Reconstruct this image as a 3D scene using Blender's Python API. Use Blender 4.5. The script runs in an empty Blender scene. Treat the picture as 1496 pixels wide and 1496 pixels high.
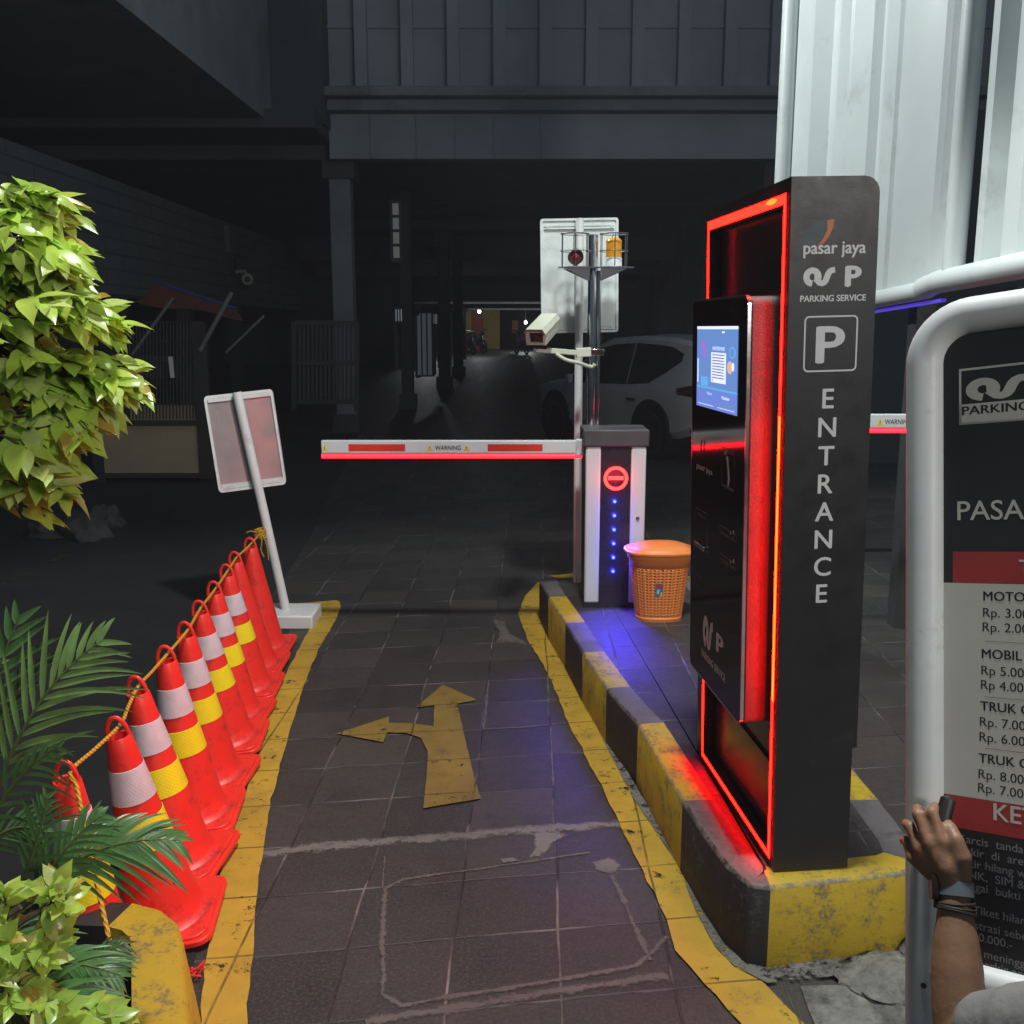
import bpy, bmesh, math, random
from mathutils import Vector, Matrix, noise as mnoise

random.seed(7)
SC = bpy.context.scene
COL = SC.collection
V = Vector
R_ = math.radians

# ------------------------------------------------------------------ camera, world, lamps, exposure
F_PX, CAM_H = 1450.0, 1.95
PITCH = math.atan(268 / F_PX)
cam_d = bpy.data.cameras.new('camera')
cam = bpy.data.objects.new('camera', cam_d)
COL.objects.link(cam)
cam.location = (0, 0, CAM_H)
cam.rotation_euler = (math.pi / 2 - PITCH, 0, 0)
cam_d.sensor_width = 36
cam_d.lens = 36 * F_PX / 1496
cam_d.clip_end = 600
cam_d.clip_start = 0.05
SC.camera = cam

W = bpy.data.worlds.new("World")
SC.world = W
W.use_nodes = True
bg = W.node_tree.nodes['Background']
bg.inputs[0].default_value = (0.55, 0.80, 1.0, 1)
bg.inputs[1].default_value = 0.12

def lamp(name, kind, loc, power, color=(1, 1, 1), aim=None, **kw):
    d = bpy.data.lights.new(name, kind)
    d.energy = power
    d.color = color
    for k, v in kw.items():
        setattr(d, k, v)
    o = bpy.data.objects.new(name, d)
    COL.objects.link(o)
    o.location = loc
    if aim is not None:
        o.rotation_euler = (V(aim) - V(loc)).to_track_quat('-Z', 'Y').to_euler()
    return o

# the floodlight high over the entrance, and three unseen fill lamps added for brightness
lamp('floodlight', 'SPOT', (0.60, 2.75, 6.4), 1400, (0.95, 1.0, 0.97), (0.0, 3.7, 0.0), spot_size=R_(86), spot_blend=0.35, shadow_soft_size=0.22)
lamp('hoarding_fill', 'SPOT', (-3.0, 8.4, 6.8), 2000, (0.92, 1.0, 0.99), (2.5, 7.6, 4.4), spot_size=R_(78), spot_blend=0.5, shadow_soft_size=0.3)  # added fill that brightens the hoarding, no fixture
lamp('facade_fill', 'AREA', (2.2, 9.6, 5.6), 44, (0.70, 0.88, 1.0), (-3.0, 16.0, 5.6), size=2.0)  # invented soft fill for the dark facade, no fixture
lamp('rear_fill', 'AREA', (4.5, -5.0, 5.0), 330, (1.0, 0.95, 0.89), (0.4, 4, 0.8), size=1.2)  # broad fill added behind the camera, no fixture

SC.view_settings.view_transform = 'Standard'
SC.view_settings.look = 'None'
SC.view_settings.exposure = 0
SC.view_settings.gamma = 1
SC.cycles.use_denoising = True
SC.cycles.max_bounces = 8
SC.cycles.sample_clamp_indirect = 6

# ------------------------------------------------------------------ picture point -> place in the world
FW = V((0, math.cos(PITCH), -math.sin(PITCH)))
UP = V((0, math.sin(PITCH), math.cos(PITCH)))
RT = V((1, 0, 0))
CAM = V((0, 0, CAM_H))
def ray(x, y): return FW + RT * ((x - 748) / F_PX) + UP * ((748 - y) / F_PX)
def G(x, y, z=0.0):
    d = ray(x, y)
    return CAM + d * ((z - CAM_H) / d.z)
def D(x, y, Y):
    d = ray(x, y)
    return CAM + d * (Y / d.y)
def on_plane(x, y, P, n):
    d = ray(x, y)
    return CAM + d * ((P - CAM).dot(n) / d.dot(n))

# ------------------------------------------------------------------ materials
class NT:
    def __init__(s, name):
        s.mat = bpy.data.materials.new(name)
        s.mat.use_nodes = True
        s.t = s.mat.node_tree
        s.p = s.t.nodes['Principled BSDF']
        s.out = s.t.nodes['Material Output']
    def n(s, typ, ins=None, **props):
        nd = s.t.nodes.new(typ)
        for k, v in props.items():
            setattr(nd, k, v)
        for k, v in (ins or {}).items():
            s.put(nd.inputs[k], v)
        return nd
    def put(s, sock, v):
        if isinstance(v, bpy.types.NodeSocket):
            s.t.links.new(v, sock)
        else:
            sock.default_value = v
    def m(s, op, a, b=0.0, c=None):
        nd = s.t.nodes.new('ShaderNodeMath')
        nd.operation = op
        s.put(nd.inputs[0], a)
        s.put(nd.inputs[1], b)
        if c is not None:
            s.put(nd.inputs[2], c)
        return nd.outputs[0]
    def mix(s, fac, a, b, mode='MIX'):
        nd = s.t.nodes.new('ShaderNodeMix')
        nd.data_type = 'RGBA'
        nd.blend_type = mode
        s.put(nd.inputs[0], fac)
        s.put(nd.inputs[6], a)
        s.put(nd.inputs[7], b)
        return nd.outputs[2]
    def coords(s):
        return s.n('ShaderNodeTexCoord').outputs['Object']
    def noise(s, vec, scale, detail=4.0, rough=0.6):
        nd = s.n('ShaderNodeTexNoise', {'Vector': vec, 'Scale': scale, 'Detail': detail, 'Roughness': rough})
        return nd.outputs[0]
    def ramp(s, v, lo, hi):
        nd = s.n('ShaderNodeMapRange', {0: v, 1: lo, 2: hi})
        return nd.outputs[0]
    def bump(s, h, strength=0.3, dist=0.01):
        nd = s.n('ShaderNodeBump', {'Height': h, 'Strength': strength, 'Distance': dist})
        s.t.links.new(nd.outputs[0], s.p.inputs['Normal'])

def c4(c): return (c[0], c[1], c[2], 1)

def pbr(name, col, rough=0.5, metal=0.0, nscale=6.0, var=0.25, bump=0.0, bscale=40.0, spec=0.5, rvar=0.12, dirt=None, dirt_amt=0.5, dirt_scale=4.0):
    t = NT(name)
    co = t.coords()
    n1 = t.noise(co, nscale)
    f = t.ramp(n1, 0.25, 0.75)
    lo = tuple(max(0, x * (1 - var)) for x in col)
    hi = tuple(min(1, x * (1 + var * 0.6)) for x in col)
    c = t.mix(f, c4(lo), c4(hi))
    if dirt is not None:
        n2 = t.noise(co, dirt_scale, 8.0, 0.72)
        c = t.mix(t.ramp(n2, 0.62 - 0.25 * dirt_amt, 0.80 - 0.25 * dirt_amt), c, c4(dirt))
    t.put(t.p.inputs['Base Color'], c)
    t.put(t.p.inputs['Metallic'], metal)
    n3 = t.noise(co, nscale * 2.7, 5.0)
    r = t.m('MULTIPLY_ADD', n3, 2 * rvar, rough - rvar)
    t.put(t.p.inputs['Roughness'], r)
    t.put(t.p.inputs['Specular IOR Level'], spec)
    if bump:
        t.bump(t.noise(co, bscale, 6.0), bump)
    return t.mat

def glow(name, col, strength):
    t = NT(name)
    t.put(t.p.inputs['Base Color'], c4([min(1, x * 0.5 + 0.02) for x in col]))
    t.put(t.p.inputs['Emission Color'], c4(col))
    t.put(t.p.inputs['Emission Strength'], strength)
    return t.mat

def tile_joint(t, co):
    wob = t.n('ShaderNodeTexNoise', {'Vector': co, 'Scale': 1.3, 'Detail': 3.0})
    off = t.n('ShaderNodeVectorMath', {0: wob.outputs[1], 1: (0.5, 0.5, 0.5)}, operation='SUBTRACT')
    off2 = t.n('ShaderNodeVectorMath', {0: off.outputs[0], 'Scale': 0.045}, operation='SCALE')
    cw = t.n('ShaderNodeVectorMath', {0: co, 1: off2.outputs[0]}, operation='ADD')
    sep = t.n('ShaderNodeSeparateXYZ', {0: cw.outputs[0]})
    x, y = sep.outputs[0], sep.outputs[1]
    lx, ly = math.sin(R_(1.2)), math.cos(R_(1.2))
    tx, ty = math.cos(R_(8)), math.sin(R_(8))
    det = tx * ly - ty * lx
    a = t.m('SUBTRACT', t.m('MULTIPLY', x, ly / det), t.m('MULTIPLY', y, lx / det))
    b = t.m('SUBTRACT', t.m('MULTIPLY', y, tx / det), t.m('MULTIPLY', x, ty / det))
    s = 0.3435
    ua = t.m('DIVIDE', t.m('SUBTRACT', a, 0.093), s)
    ub = t.m('DIVIDE', t.m('SUBTRACT', b, 2.95), s)
    fa = t.m('ABSOLUTE', t.m('SUBTRACT', t.m('FRACT', t.m('ADD', ua, 0.5)), 0.5))
    fb = t.m('ABSOLUTE', t.m('SUBTRACT', t.m('FRACT', t.m('ADD', ub, 0.5)), 0.5))
    edge = t.m('MINIMUM', fa, fb)
    joint = t.ramp(edge, 0.017, 0.008)
    return joint, ua, ub

def paint_worn(name, col, under, amt=0.4, rough=0.6, scale=7.0, alpha=0.0, joints=False, crown=False):
    """Road or kerb paint: fine wear shows the concrete, wide stains dull it."""
    t = NT(name)
    co = t.coords()
    big = t.noise(co, 2.2, 4.0)
    mid = t.noise(co, scale, 7.0, 0.7)
    fine = t.noise(co, 60.0, 6.0, 0.75)
    c = t.mix(t.ramp(big, 0.3, 0.7), c4([x * 0.72 for x in col]), c4(col))
    c = t.mix(t.m('MULTIPLY', t.ramp(mid, 0.45, 0.75), 0.5), c, c4([x * 0.45 for x in col]))
    w = t.m('ADD', t.m('MULTIPLY', mid, 0.55), t.m('MULTIPLY', fine, 0.45))
    c = t.mix(t.ramp(w, 0.70 - 0.22 * amt, 0.78 - 0.18 * amt), c, c4(under))
    if joints:
        jt = tile_joint(t, co)[0]
        c = t.mix(t.m('MULTIPLY', jt, t.ramp(t.noise(co, 5.0, 5.0), 0.25, 0.5)), c, c4([x * 0.25 for x in col]))
    if alpha:
        if crown:
            # smeared mortar thins out to nothing where it feathers down to the paving
            z_ = t.n('ShaderNodeSeparateXYZ', {0: co}).outputs[2]
            hgt = t.m('DIVIDE', t.m('SUBTRACT', z_, 0.0022), 0.0026)
            ns = t.m('ADD', t.m('MULTIPLY', t.noise(co, 40.0, 8.0, 0.75), 0.65), t.m('MULTIPLY', t.noise(co, 7.0, 5.0), 0.35))
            t.put(t.p.inputs['Alpha'], t.m('MULTIPLY', t.ramp(t.m('ADD', hgt, t.m('MULTIPLY_ADD', ns, 3.4, -1.7 - alpha)), 0.0, 0.55), 0.92))
        # bare patches and a frayed look: the paving shows through
        else:
            t.put(t.p.inputs['Alpha'], t.ramp(t.m('ADD', t.m('MULTIPLY', t.noise(co, 26.0, 8.0, 0.7), 0.6), t.m('MULTIPLY', t.noise(co, 6.0, 5.0), 0.4)), 0.26 + 0.24 * alpha, 0.33 + 0.24 * alpha))
    t.put(t.p.inputs['Base Color'], c)
    t.put(t.p.inputs['Roughness'], t.m('MULTIPLY_ADD', fine, 0.3, rough - 0.1))
    t.bump(t.m('ADD', t.m('MULTIPLY', fine, 0.6), mid), 0.35, 0.008)
    return t.mat

def leaf_mat(name, col, trans=0.3, rough=0.27):
    t = NT(name)
    co = t.coords()
    f = t.ramp(t.noise(co, 14.0, 4.0), 0.3, 0.7)
    c = t.mix(f, c4([x * 0.7 for x in col]), c4([min(1, x * 1.2) for x in col]))
    f2 = t.ramp(t.noise(co, 45.0, 3.0), 0.62, 0.8)
    c = t.mix(t.m('MULTIPLY', f2, 0.35), c, c4((col[0] * 1.5, col[1] * 1.1, col[2] * 0.8)))
    t.put(t.p.inputs['Base Color'], c)
    t.put(t.p.inputs['Roughness'], rough)
    tr = t.n('ShaderNodeBsdfTranslucent', {'Color': c})
    mx = t.n('ShaderNodeMixShader', {0: trans, 1: t.p.outputs[0], 2: tr.outputs[0]})
    t.t.links.new(mx.outputs[0], t.out.inputs[0])
    return t.mat

M = {}
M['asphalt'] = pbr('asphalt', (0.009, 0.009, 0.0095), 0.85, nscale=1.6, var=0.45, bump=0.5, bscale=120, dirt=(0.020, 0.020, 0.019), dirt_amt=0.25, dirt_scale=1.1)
M['yellow'] = paint_worn('yellow_road_paint', (0.50, 0.315, 0.028), (0.09, 0.08, 0.065), 0.62, alpha=0.46, joints=True)
M['yellow_faded'] = paint_worn('faded_yellow_paint', (0.06, 0.05, 0.02), (0.016, 0.016, 0.016), 0.9, alpha=0.9)
M['yellow_thin'] = paint_worn('thin_yellow_road_paint', (0.23, 0.15, 0.024), (0.06, 0.055, 0.05), 0.6, alpha=0.42, joints=True)
M['kerb_yellow'] = paint_worn('kerb_yellow_paint', (0.50, 0.34, 0.014), (0.095, 0.085, 0.065), 0.85, scale=9)
M['kerb_black'] = paint_worn('kerb_black_paint', (0.018, 0.017, 0.018), (0.07, 0.065, 0.06), 0.7, scale=9)
M['edge_yellow'] = paint_worn('kerb_yellow_edge', (0.50, 0.34, 0.014), (0.16, 0.15, 0.13), 1.25, scale=14)
M['edge_black'] = paint_worn('kerb_black_edge', (0.02, 0.019, 0.02), (0.13, 0.12, 0.11), 1.2, scale=14)
M['joint'] = paint_worn('cement_joint', (0.17, 0.163, 0.15), (0.055, 0.05, 0.05), 0.7, scale=11, alpha=0.10, crown=True)
M['mortar'] = paint_worn('kerb_mortar', (0.17, 0.163, 0.15), (0.055, 0.05, 0.05), 0.9, scale=11, alpha=0.72)
M['joint_dim'] = paint_worn('cement_joint_faded', (0.125, 0.113, 0.104), (0.05, 0.045, 0.045), 0.7, scale=11, alpha=0.20, crown=True)
M['kerb_top'] = pbr('kerb_top_concrete', (0.12, 0.108, 0.11), 0.7, nscale=5, var=0.35, bump=0.3, bscale=60, dirt=(0.05, 0.045, 0.045), dirt_amt=0.4, dirt_scale=7)
M['rubble'] = pbr('broken_concrete', (0.20, 0.195, 0.175), 0.9, nscale=9, var=0.6, bump=0.9, bscale=35, dirt=(0.05, 0.048, 0.045), dirt_amt=0.6, dirt_scale=7)
M['soil'] = pbr('soil', (0.03, 0.022, 0.015), 0.95, bump=0.8, bscale=50)
M['cone_red'] = pbr('cone_red', (0.78, 0.030, 0.018), 0.42, nscale=3, var=0.12, bump=0.05, bscale=30, dirt=(0.26, 0.022, 0.016), dirt_amt=0.32, dirt_scale=11)
M['band_white'] = None
M['rope'] = None
M['white_paint'] = pbr('white_paint', (0.62, 0.64, 0.64), 0.45, nscale=3, var=0.12, bump=0.05, bscale=15, dirt=(0.33, 0.31, 0.28), dirt_amt=0.1, dirt_scale=6)
M['hoarding'] = pbr('white_sheet_metal', (0.60, 0.65, 0.64), 0.42, nscale=1.2, var=0.10, bump=0.10, bscale=3.0, dirt=(0.40, 0.43, 0.42), dirt_amt=0.25, dirt_scale=1.6)
M['galv'] = pbr('galvanised_back', (0.60, 0.66, 0.65), 0.42, 0.15, nscale=7, var=0.16, dirt=(0.40, 0.45, 0.45), dirt_amt=0.35, dirt_scale=9)
M['sign_back'] = pbr('scuffed_sign_back', (0.30, 0.288, 0.29), 0.17, 0.18, nscale=5, var=0.15, dirt=(0.40, 0.39, 0.39), dirt_amt=0.1, dirt_scale=22)
M['steel'] = pbr('polished_steel', (0.62, 0.62, 0.63), 0.13, 1.0, nscale=8, var=0.08, rvar=0.05)
M['wire'] = pbr('dark_wire', (0.16, 0.16, 0.17), 0.35, 0.8)
M['black_glass'] = pbr('black_glass', (0.026, 0.019, 0.024), 0.07, nscale=3, var=0.1, rvar=0.03)  # faint purple of the reflected surroundings is put into the colour
M['kiosk'] = pbr('dark_powder_coat', (0.020, 0.019, 0.022), 0.42, nscale=5, var=0.15, bump=0.06, bscale=260, rvar=0.2, dirt=(0.04, 0.038, 0.038), dirt_amt=0.2, dirt_scale=6)
M['kiosk_tex'] = pbr('textured_dark_plastic', (0.050, 0.042, 0.042), 0.55, nscale=8, bump=0.25, bscale=190)
M['chrome'] = pbr('bright_trim', (0.75, 0.75, 0.75), 0.18, 1.0)
M['niche'] = pbr('niche_panel', (0.035, 0.033, 0.036), 0.22, nscale=4, rvar=0.05)
M['letter'] = pbr('grey_lettering', (0.76, 0.76, 0.78), 0.6, nscale=20, var=0.08)
M['letter_dim'] = pbr('dim_lettering', (0.22, 0.21, 0.22), 0.6)
M['teal'] = pbr('teal_print', (0.035, 0.085, 0.09), 0.5)
M['orange_print'] = pbr('orange_print', (0.62, 0.16, 0.04), 0.5)
M['cab_white'] = pbr('cabinet_white', (0.55, 0.57, 0.58), 0.40, nscale=4, var=0.06)
M['cab_black'] = pbr('cabinet_gloss_black', (0.022, 0.018, 0.026), 0.28)
M['cab_cap'] = pbr('cabinet_cap', (0.060, 0.055, 0.062), 0.5, bump=0.05, bscale=200)
M['red_print'] = pbr('red_reflective', (0.62, 0.030, 0.022), 0.4)
M['black_print'] = pbr('black_print', (0.012, 0.012, 0.012), 0.5)
M['sign_yellow'] = pbr('warning_yellow', (0.65, 0.55, 0.03), 0.5)
M['basket'] = pbr('orange_plastic', (0.80, 0.24, 0.055), 0.42, nscale=5, var=0.10)
M['basket_in'] = pbr('basket_liner', (0.25, 0.05, 0.015), 0.7)
M['car'] = pbr('car_white', (0.36, 0.35, 0.35), 0.3, nscale=1.5, var=0.06)
M['car_glass'] = pbr('car_glass', (0.012, 0.011, 0.013), 0.08)
M['tyre'] = pbr('tyre_rubber', (0.012, 0.012, 0.012), 0.8)
M['rim'] = pbr('dull_rim', (0.10, 0.10, 0.10), 0.4, 0.8)
M['cam_cream'] = pbr('camera_cream', (0.52, 0.53, 0.43), 0.45, var=0.06)
M['amber'] = pbr('amber_lens', (0.60, 0.25, 0.012), 0.25, var=0.1)
M['siren_red'] = pbr('siren_red', (0.13, 0.012, 0.022), 0.35)
M['wall_block'] = None
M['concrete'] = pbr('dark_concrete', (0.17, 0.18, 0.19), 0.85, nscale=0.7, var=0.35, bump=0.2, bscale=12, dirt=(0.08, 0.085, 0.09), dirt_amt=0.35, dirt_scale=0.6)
M['concrete_dk'] = pbr('darkened_concrete', (0.045, 0.049, 0.054), 0.85, nscale=0.8, var=0.35, bump=0.2, bscale=12)  # colour lowered to stand for the dark of the unlit parts
M['clad'] = pbr('cladding', (0.23, 0.25, 0.28), 0.75, nscale=0.5, var=0.3)
M['dark'] = pbr('dark_metal', (0.03, 0.03, 0.032), 0.6)
M['tan'] = pbr('tan_board', (0.36, 0.30, 0.20), 0.8, nscale=2, var=0.15)
M['awning'] = pbr('orange_tarpaulin', (0.15, 0.032, 0.012), 0.8, nscale=2, var=0.4)
M['awning_blue'] = pbr('blue_tarpaulin', (0.03, 0.04, 0.16), 0.8)
M['tarp_grey'] = pbr('dark_sacking', (0.055, 0.056, 0.055), 0.9, nscale=6, var=0.5, bump=0.8, bscale=25)
M['shutter'] = pbr('metal_shutter', (0.35, 0.36, 0.38), 0.35, 0.6)
M['yellow_wall'] = pbr('yellow_wall', (0.34, 0.25, 0.04), 0.7)
M['red_wall'] = pbr('red_wall', (0.28, 0.05, 0.04), 0.7)
M['board_black'] = pbr('board_black', (0.026, 0.024, 0.026), 0.45)
M['board_white'] = pbr('board_white', (0.48, 0.46, 0.42), 0.6, nscale=3, var=0.06)
M['board_red'] = pbr('board_red', (0.34, 0.035, 0.035), 0.5)
M['board_letter'] = pbr('board_lettering', (0.50, 0.48, 0.44), 0.6)
M['skin'] = pbr('skin', (0.27, 0.14, 0.080), 0.5, nscale=14, var=0.16, bump=0.12, bscale=90)
M['shirt'] = pbr('grey_shirt', (0.22, 0.21, 0.21), 0.9, nscale=5, var=0.15, bump=0.8, bscale=9)
M['trousers'] = pbr('dark_trousers', (0.03, 0.032, 0.04), 0.9)
M['hair'] = pbr('black_hair', (0.010, 0.009, 0.008), 0.5, bump=0.5, bscale=120)
M['eye'] = pbr('eye_white', (0.6, 0.58, 0.55), 0.3)
M['strap'] = pbr('grey_strap', (0.16, 0.18, 0.20), 0.6)
M['cord'] = pbr('brown_cord', (0.035, 0.022, 0.016), 0.7)
M['watch'] = pbr('dark_watch_glass', (0.03, 0.014, 0.016), 0.15)
M['bark'] = pbr('bark', (0.07, 0.05, 0.03), 0.9, bump=0.5)
M['stem_green'] = pbr('green_stem', (0.08, 0.12, 0.025), 0.6)
M['leaf_a'] = leaf_mat('bright_leaf', (0.52, 0.70, 0.11), 0.45)
M['leaf_b'] = leaf_mat('mid_leaf', (0.42, 0.62, 0.11), 0.45)
M['leaf_c'] = leaf_mat('pale_leaf', (0.60, 0.72, 0.24), 0.42)
M['leaf_d'] = leaf_mat('yellowing_leaf', (0.45, 0.33, 0.06))
M['palm'] = leaf_mat('palm_leaf', (0.085, 0.19, 0.055), 0.12, 0.35)
M['palm_b'] = leaf_mat('light_palm_leaf', (0.17, 0.29, 0.085), 0.15, 0.35)
M['led_red'] = glow('red_led', (1.0, 0.0075, 0.015), 7.5)
M['led_frame'] = glow('red_orange_led', (1.0, 0.0013, 0.0006), 66)
M['led_hot'] = glow('hot_orange_led', (1.0, 0.0042, 0.0004), 120)
M['led_ring'] = glow('ring_led', (1.0, 0.016, 0.014), 18)
M['led_blue'] = glow('blue_led', (0.012, 0.022, 1.0), 30.0)
M['glow_violet'] = glow('violet_reflection_glow', (0.12, 0.06, 0.85), 0.5)
M['lamp_white'] = glow('white_lamp', (0.95, 1.0, 1.0), 12.0)
M['shop_lit'] = glow('glowing_shop_pane', (0.80, 0.92, 1.0), 0.16)
M['shop_bright'] = glow('bright_shop_pane', (0.85, 0.95, 1.0), 0.45)
M['win_lit'] = glow('dim_lit_pane', (0.75, 0.85, 0.75), 0.045)
M['shop_dim'] = glow('shop_glass_reflection_glow', (0.75, 0.92, 0.95), 0.022)  # dim glow stands in for reflections in the shop glass
M['scr_bg'] = glow('screen_blue', (0.10, 0.20, 0.46), 1.35)
M['scr_dark'] = glow('screen_dark_blue', (0.11, 0.18, 0.52), 1.35)
M['scr_lite'] = glow('screen_light', (0.62, 0.68, 0.95), 1.35)
M['scr_pink'] = glow('screen_pink', (0.28, 0.13, 0.36), 1.35)
M['scr_cyan'] = glow('screen_cyan', (0.09, 0.33, 0.62), 1.35)
M['scr_orange'] = glow('screen_orange', (0.55, 0.36, 0.25), 1.35)
M['scr_text'] = glow('screen_text', (0.12, 0.14, 0.30), 1.35)

def band_material(name, col):
    t = NT(name)
    co = t.coords()
    sep = t.n('ShaderNodeSeparateXYZ', {0: co})
    ang = t.m('ARCTAN2', sep.outputs[1], sep.outputs[0])
    u = t.m('MULTIPLY', ang, 34.0)
    w = t.m('MULTIPLY', sep.outputs[2], 420.0)
    d1 = t.m('SINE', t.m('ADD', u, w))
    d2 = t.m('SINE', t.m('SUBTRACT', u, w))
    g = t.m('MAXIMUM', d1, d2)
    c = t.mix(t.ramp(g, 0.55, 0.98), c4(col), c4([x * 0.85 for x in col]))
    n = t.noise(co, 12.0, 6.0)
    c = t.mix(t.ramp(n, 0.45, 0.8), c, c4([x * 0.75 for x in col]))
    t.put(t.p.inputs['Base Color'], c)
    t.put(t.p.inputs['Roughness'], 0.35)
    t.bump(g, 0.12, 0.0015)
    return t.mat
M['band_white'] = band_material('white_reflective_band', (0.66, 0.58, 0.62))
M['band_yellow'] = band_material('yellow_reflective_band', (0.84, 0.74, 0.015))

def rope_material():
    t = NT('yellow_rope')
    co = t.coords()
    wv = t.n('ShaderNodeTexWave', {'Vector': co, 'Scale': 34.0, 'Distortion': 1.0}, bands_direction='DIAGONAL')
    c = t.mix(wv.outputs[1], c4((0.34, 0.15, 0.006)), c4((0.66, 0.36, 0.02)))
    t.put(t.p.inputs['Base Color'], c)
    t.put(t.p.inputs['Roughness'], 0.6)
    t.bump(wv.outputs[1], 0.6, 0.004)
    return t.mat
M['rope'] = rope_material()

def block_material():
    t = NT('painted_block_wall')
    co = t.coords()
    mp = t.n('ShaderNodeMapping', {'Vector': co, 'Rotation': (R_(90), 0, R_(90))})
    sep = t.n('ShaderNodeSeparateXYZ', {0: co})
    cmb = t.n('ShaderNodeCombineXYZ', {0: sep.outputs[1], 1: sep.outputs[2], 2: 0.0})
    br = t.n('ShaderNodeTexBrick', {'Vector': cmb.outputs[0], 'Color1': c4((0.13, 0.15, 0.155)), 'Color2': c4((0.155, 0.175, 0.18)), 'Mortar': c4((0.06, 0.07, 0.075)), 'Scale': 1.0, 'Mortar Size': 0.025, 'Brick Width': 1.6, 'Row Height': 0.27, 'Mortar Smooth': 0.3})
    n = t.noise(co, 0.9, 6.0)
    c = t.mix(t.ramp(n, 0.3, 0.75), br.outputs[0], c4((0.09, 0.10, 0.105)))
    t.put(t.p.inputs['Base Color'], c)
    t.put(t.p.inputs['Roughness'], 0.9)
    t.bump(br.outputs[1], -0.4, 0.02)
    return t.mat
M['wall_block'] = block_material()

def paving_material():
    """Stone flags about 34 cm square, laid along the lane, with uneven joints and grime."""
    t = NT('stone_paving')
    co = t.coords()
    joint, ua, ub = tile_joint(t, co)
    cell = t.n('ShaderNodeCombineXYZ', {0: t.m('FLOOR', ua), 1: t.m('FLOOR', ub), 2: 0.0})
    wn = t.n('ShaderNodeTexWhiteNoise', {'Vector': cell.outputs[0]})
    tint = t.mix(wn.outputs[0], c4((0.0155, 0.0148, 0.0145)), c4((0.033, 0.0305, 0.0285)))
    hue = t.mix(wn.outputs[1], c4((0.95, 1.0, 1.05)), c4((1.06, 0.99, 0.98)))
    c = t.mix(1.0, tint, hue, 'MULTIPLY')
    n1 = t.noise(co, 0.9, 6.0)
    n2 = t.noise(co, 7.0, 8.0, 0.7)
    n3 = t.noise(co, 90.0, 4.0, 0.7)
    c = t.mix(t.ramp(n1, 0.32, 0.72), c, t.mix(1.0, c, c4((1.7, 1.62, 1.55)), 'MULTIPLY'))
    n5 = t.noise(co, 2.1, 7.0, 0.65)
    c = t.mix(t.m('MULTIPLY', t.ramp(n5, 0.54, 0.70), 0.7), c, c4((0.012, 0.0115, 0.012)))
    c = t.mix(t.m('MULTIPLY', t.ramp(t.noise(co, 3.7, 8.0, 0.75), 0.56, 0.74), 0.4), c, c4((0.075, 0.07, 0.066)))
    c = t.mix(t.m('MULTIPLY', t.ramp(n2, 0.5, 0.75), 0.55), c, c4((0.028, 0.026, 0.027)))
    c = t.mix(t.m('MULTIPLY', t.ramp(n3, 0.46, 0.66), 0.55), c, c4((0.080, 0.073, 0.066)))
    n4 = t.noise(co, 28.0, 6.0, 0.75)
    c = t.mix(t.m('MULTIPLY', t.ramp(n4, 0.50, 0.72), 0.6), c, c4((0.018, 0.017, 0.018)))
    jn = t.ramp(t.noise(co, 2.6, 3.0), 0.46, 0.62)
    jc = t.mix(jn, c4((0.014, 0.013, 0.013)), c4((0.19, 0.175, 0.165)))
    jm = t.m('MULTIPLY', joint, t.ramp(t.noise(co, 5.0, 5.0), 0.33, 0.6))
    c = t.mix(jm, c, jc)
    t.put(t.p.inputs['Base Color'], c)
    t.put(t.p.inputs['Roughness'], t.m('MULTIPLY_ADD', n2, 0.4, 0.38))
    h = t.m('ADD', t.m('MULTIPLY', joint, -1.0), t.m('ADD', t.m('MULTIPLY', n3, 0.25), t.m('ADD', t.m('MULTIPLY', wn.outputs[0], 0.5), t.m('MULTIPLY', n2, 0.5))))
    t.bump(h, 0.45, 0.01)
    return t.mat
M['paving'] = paving_material()

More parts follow.
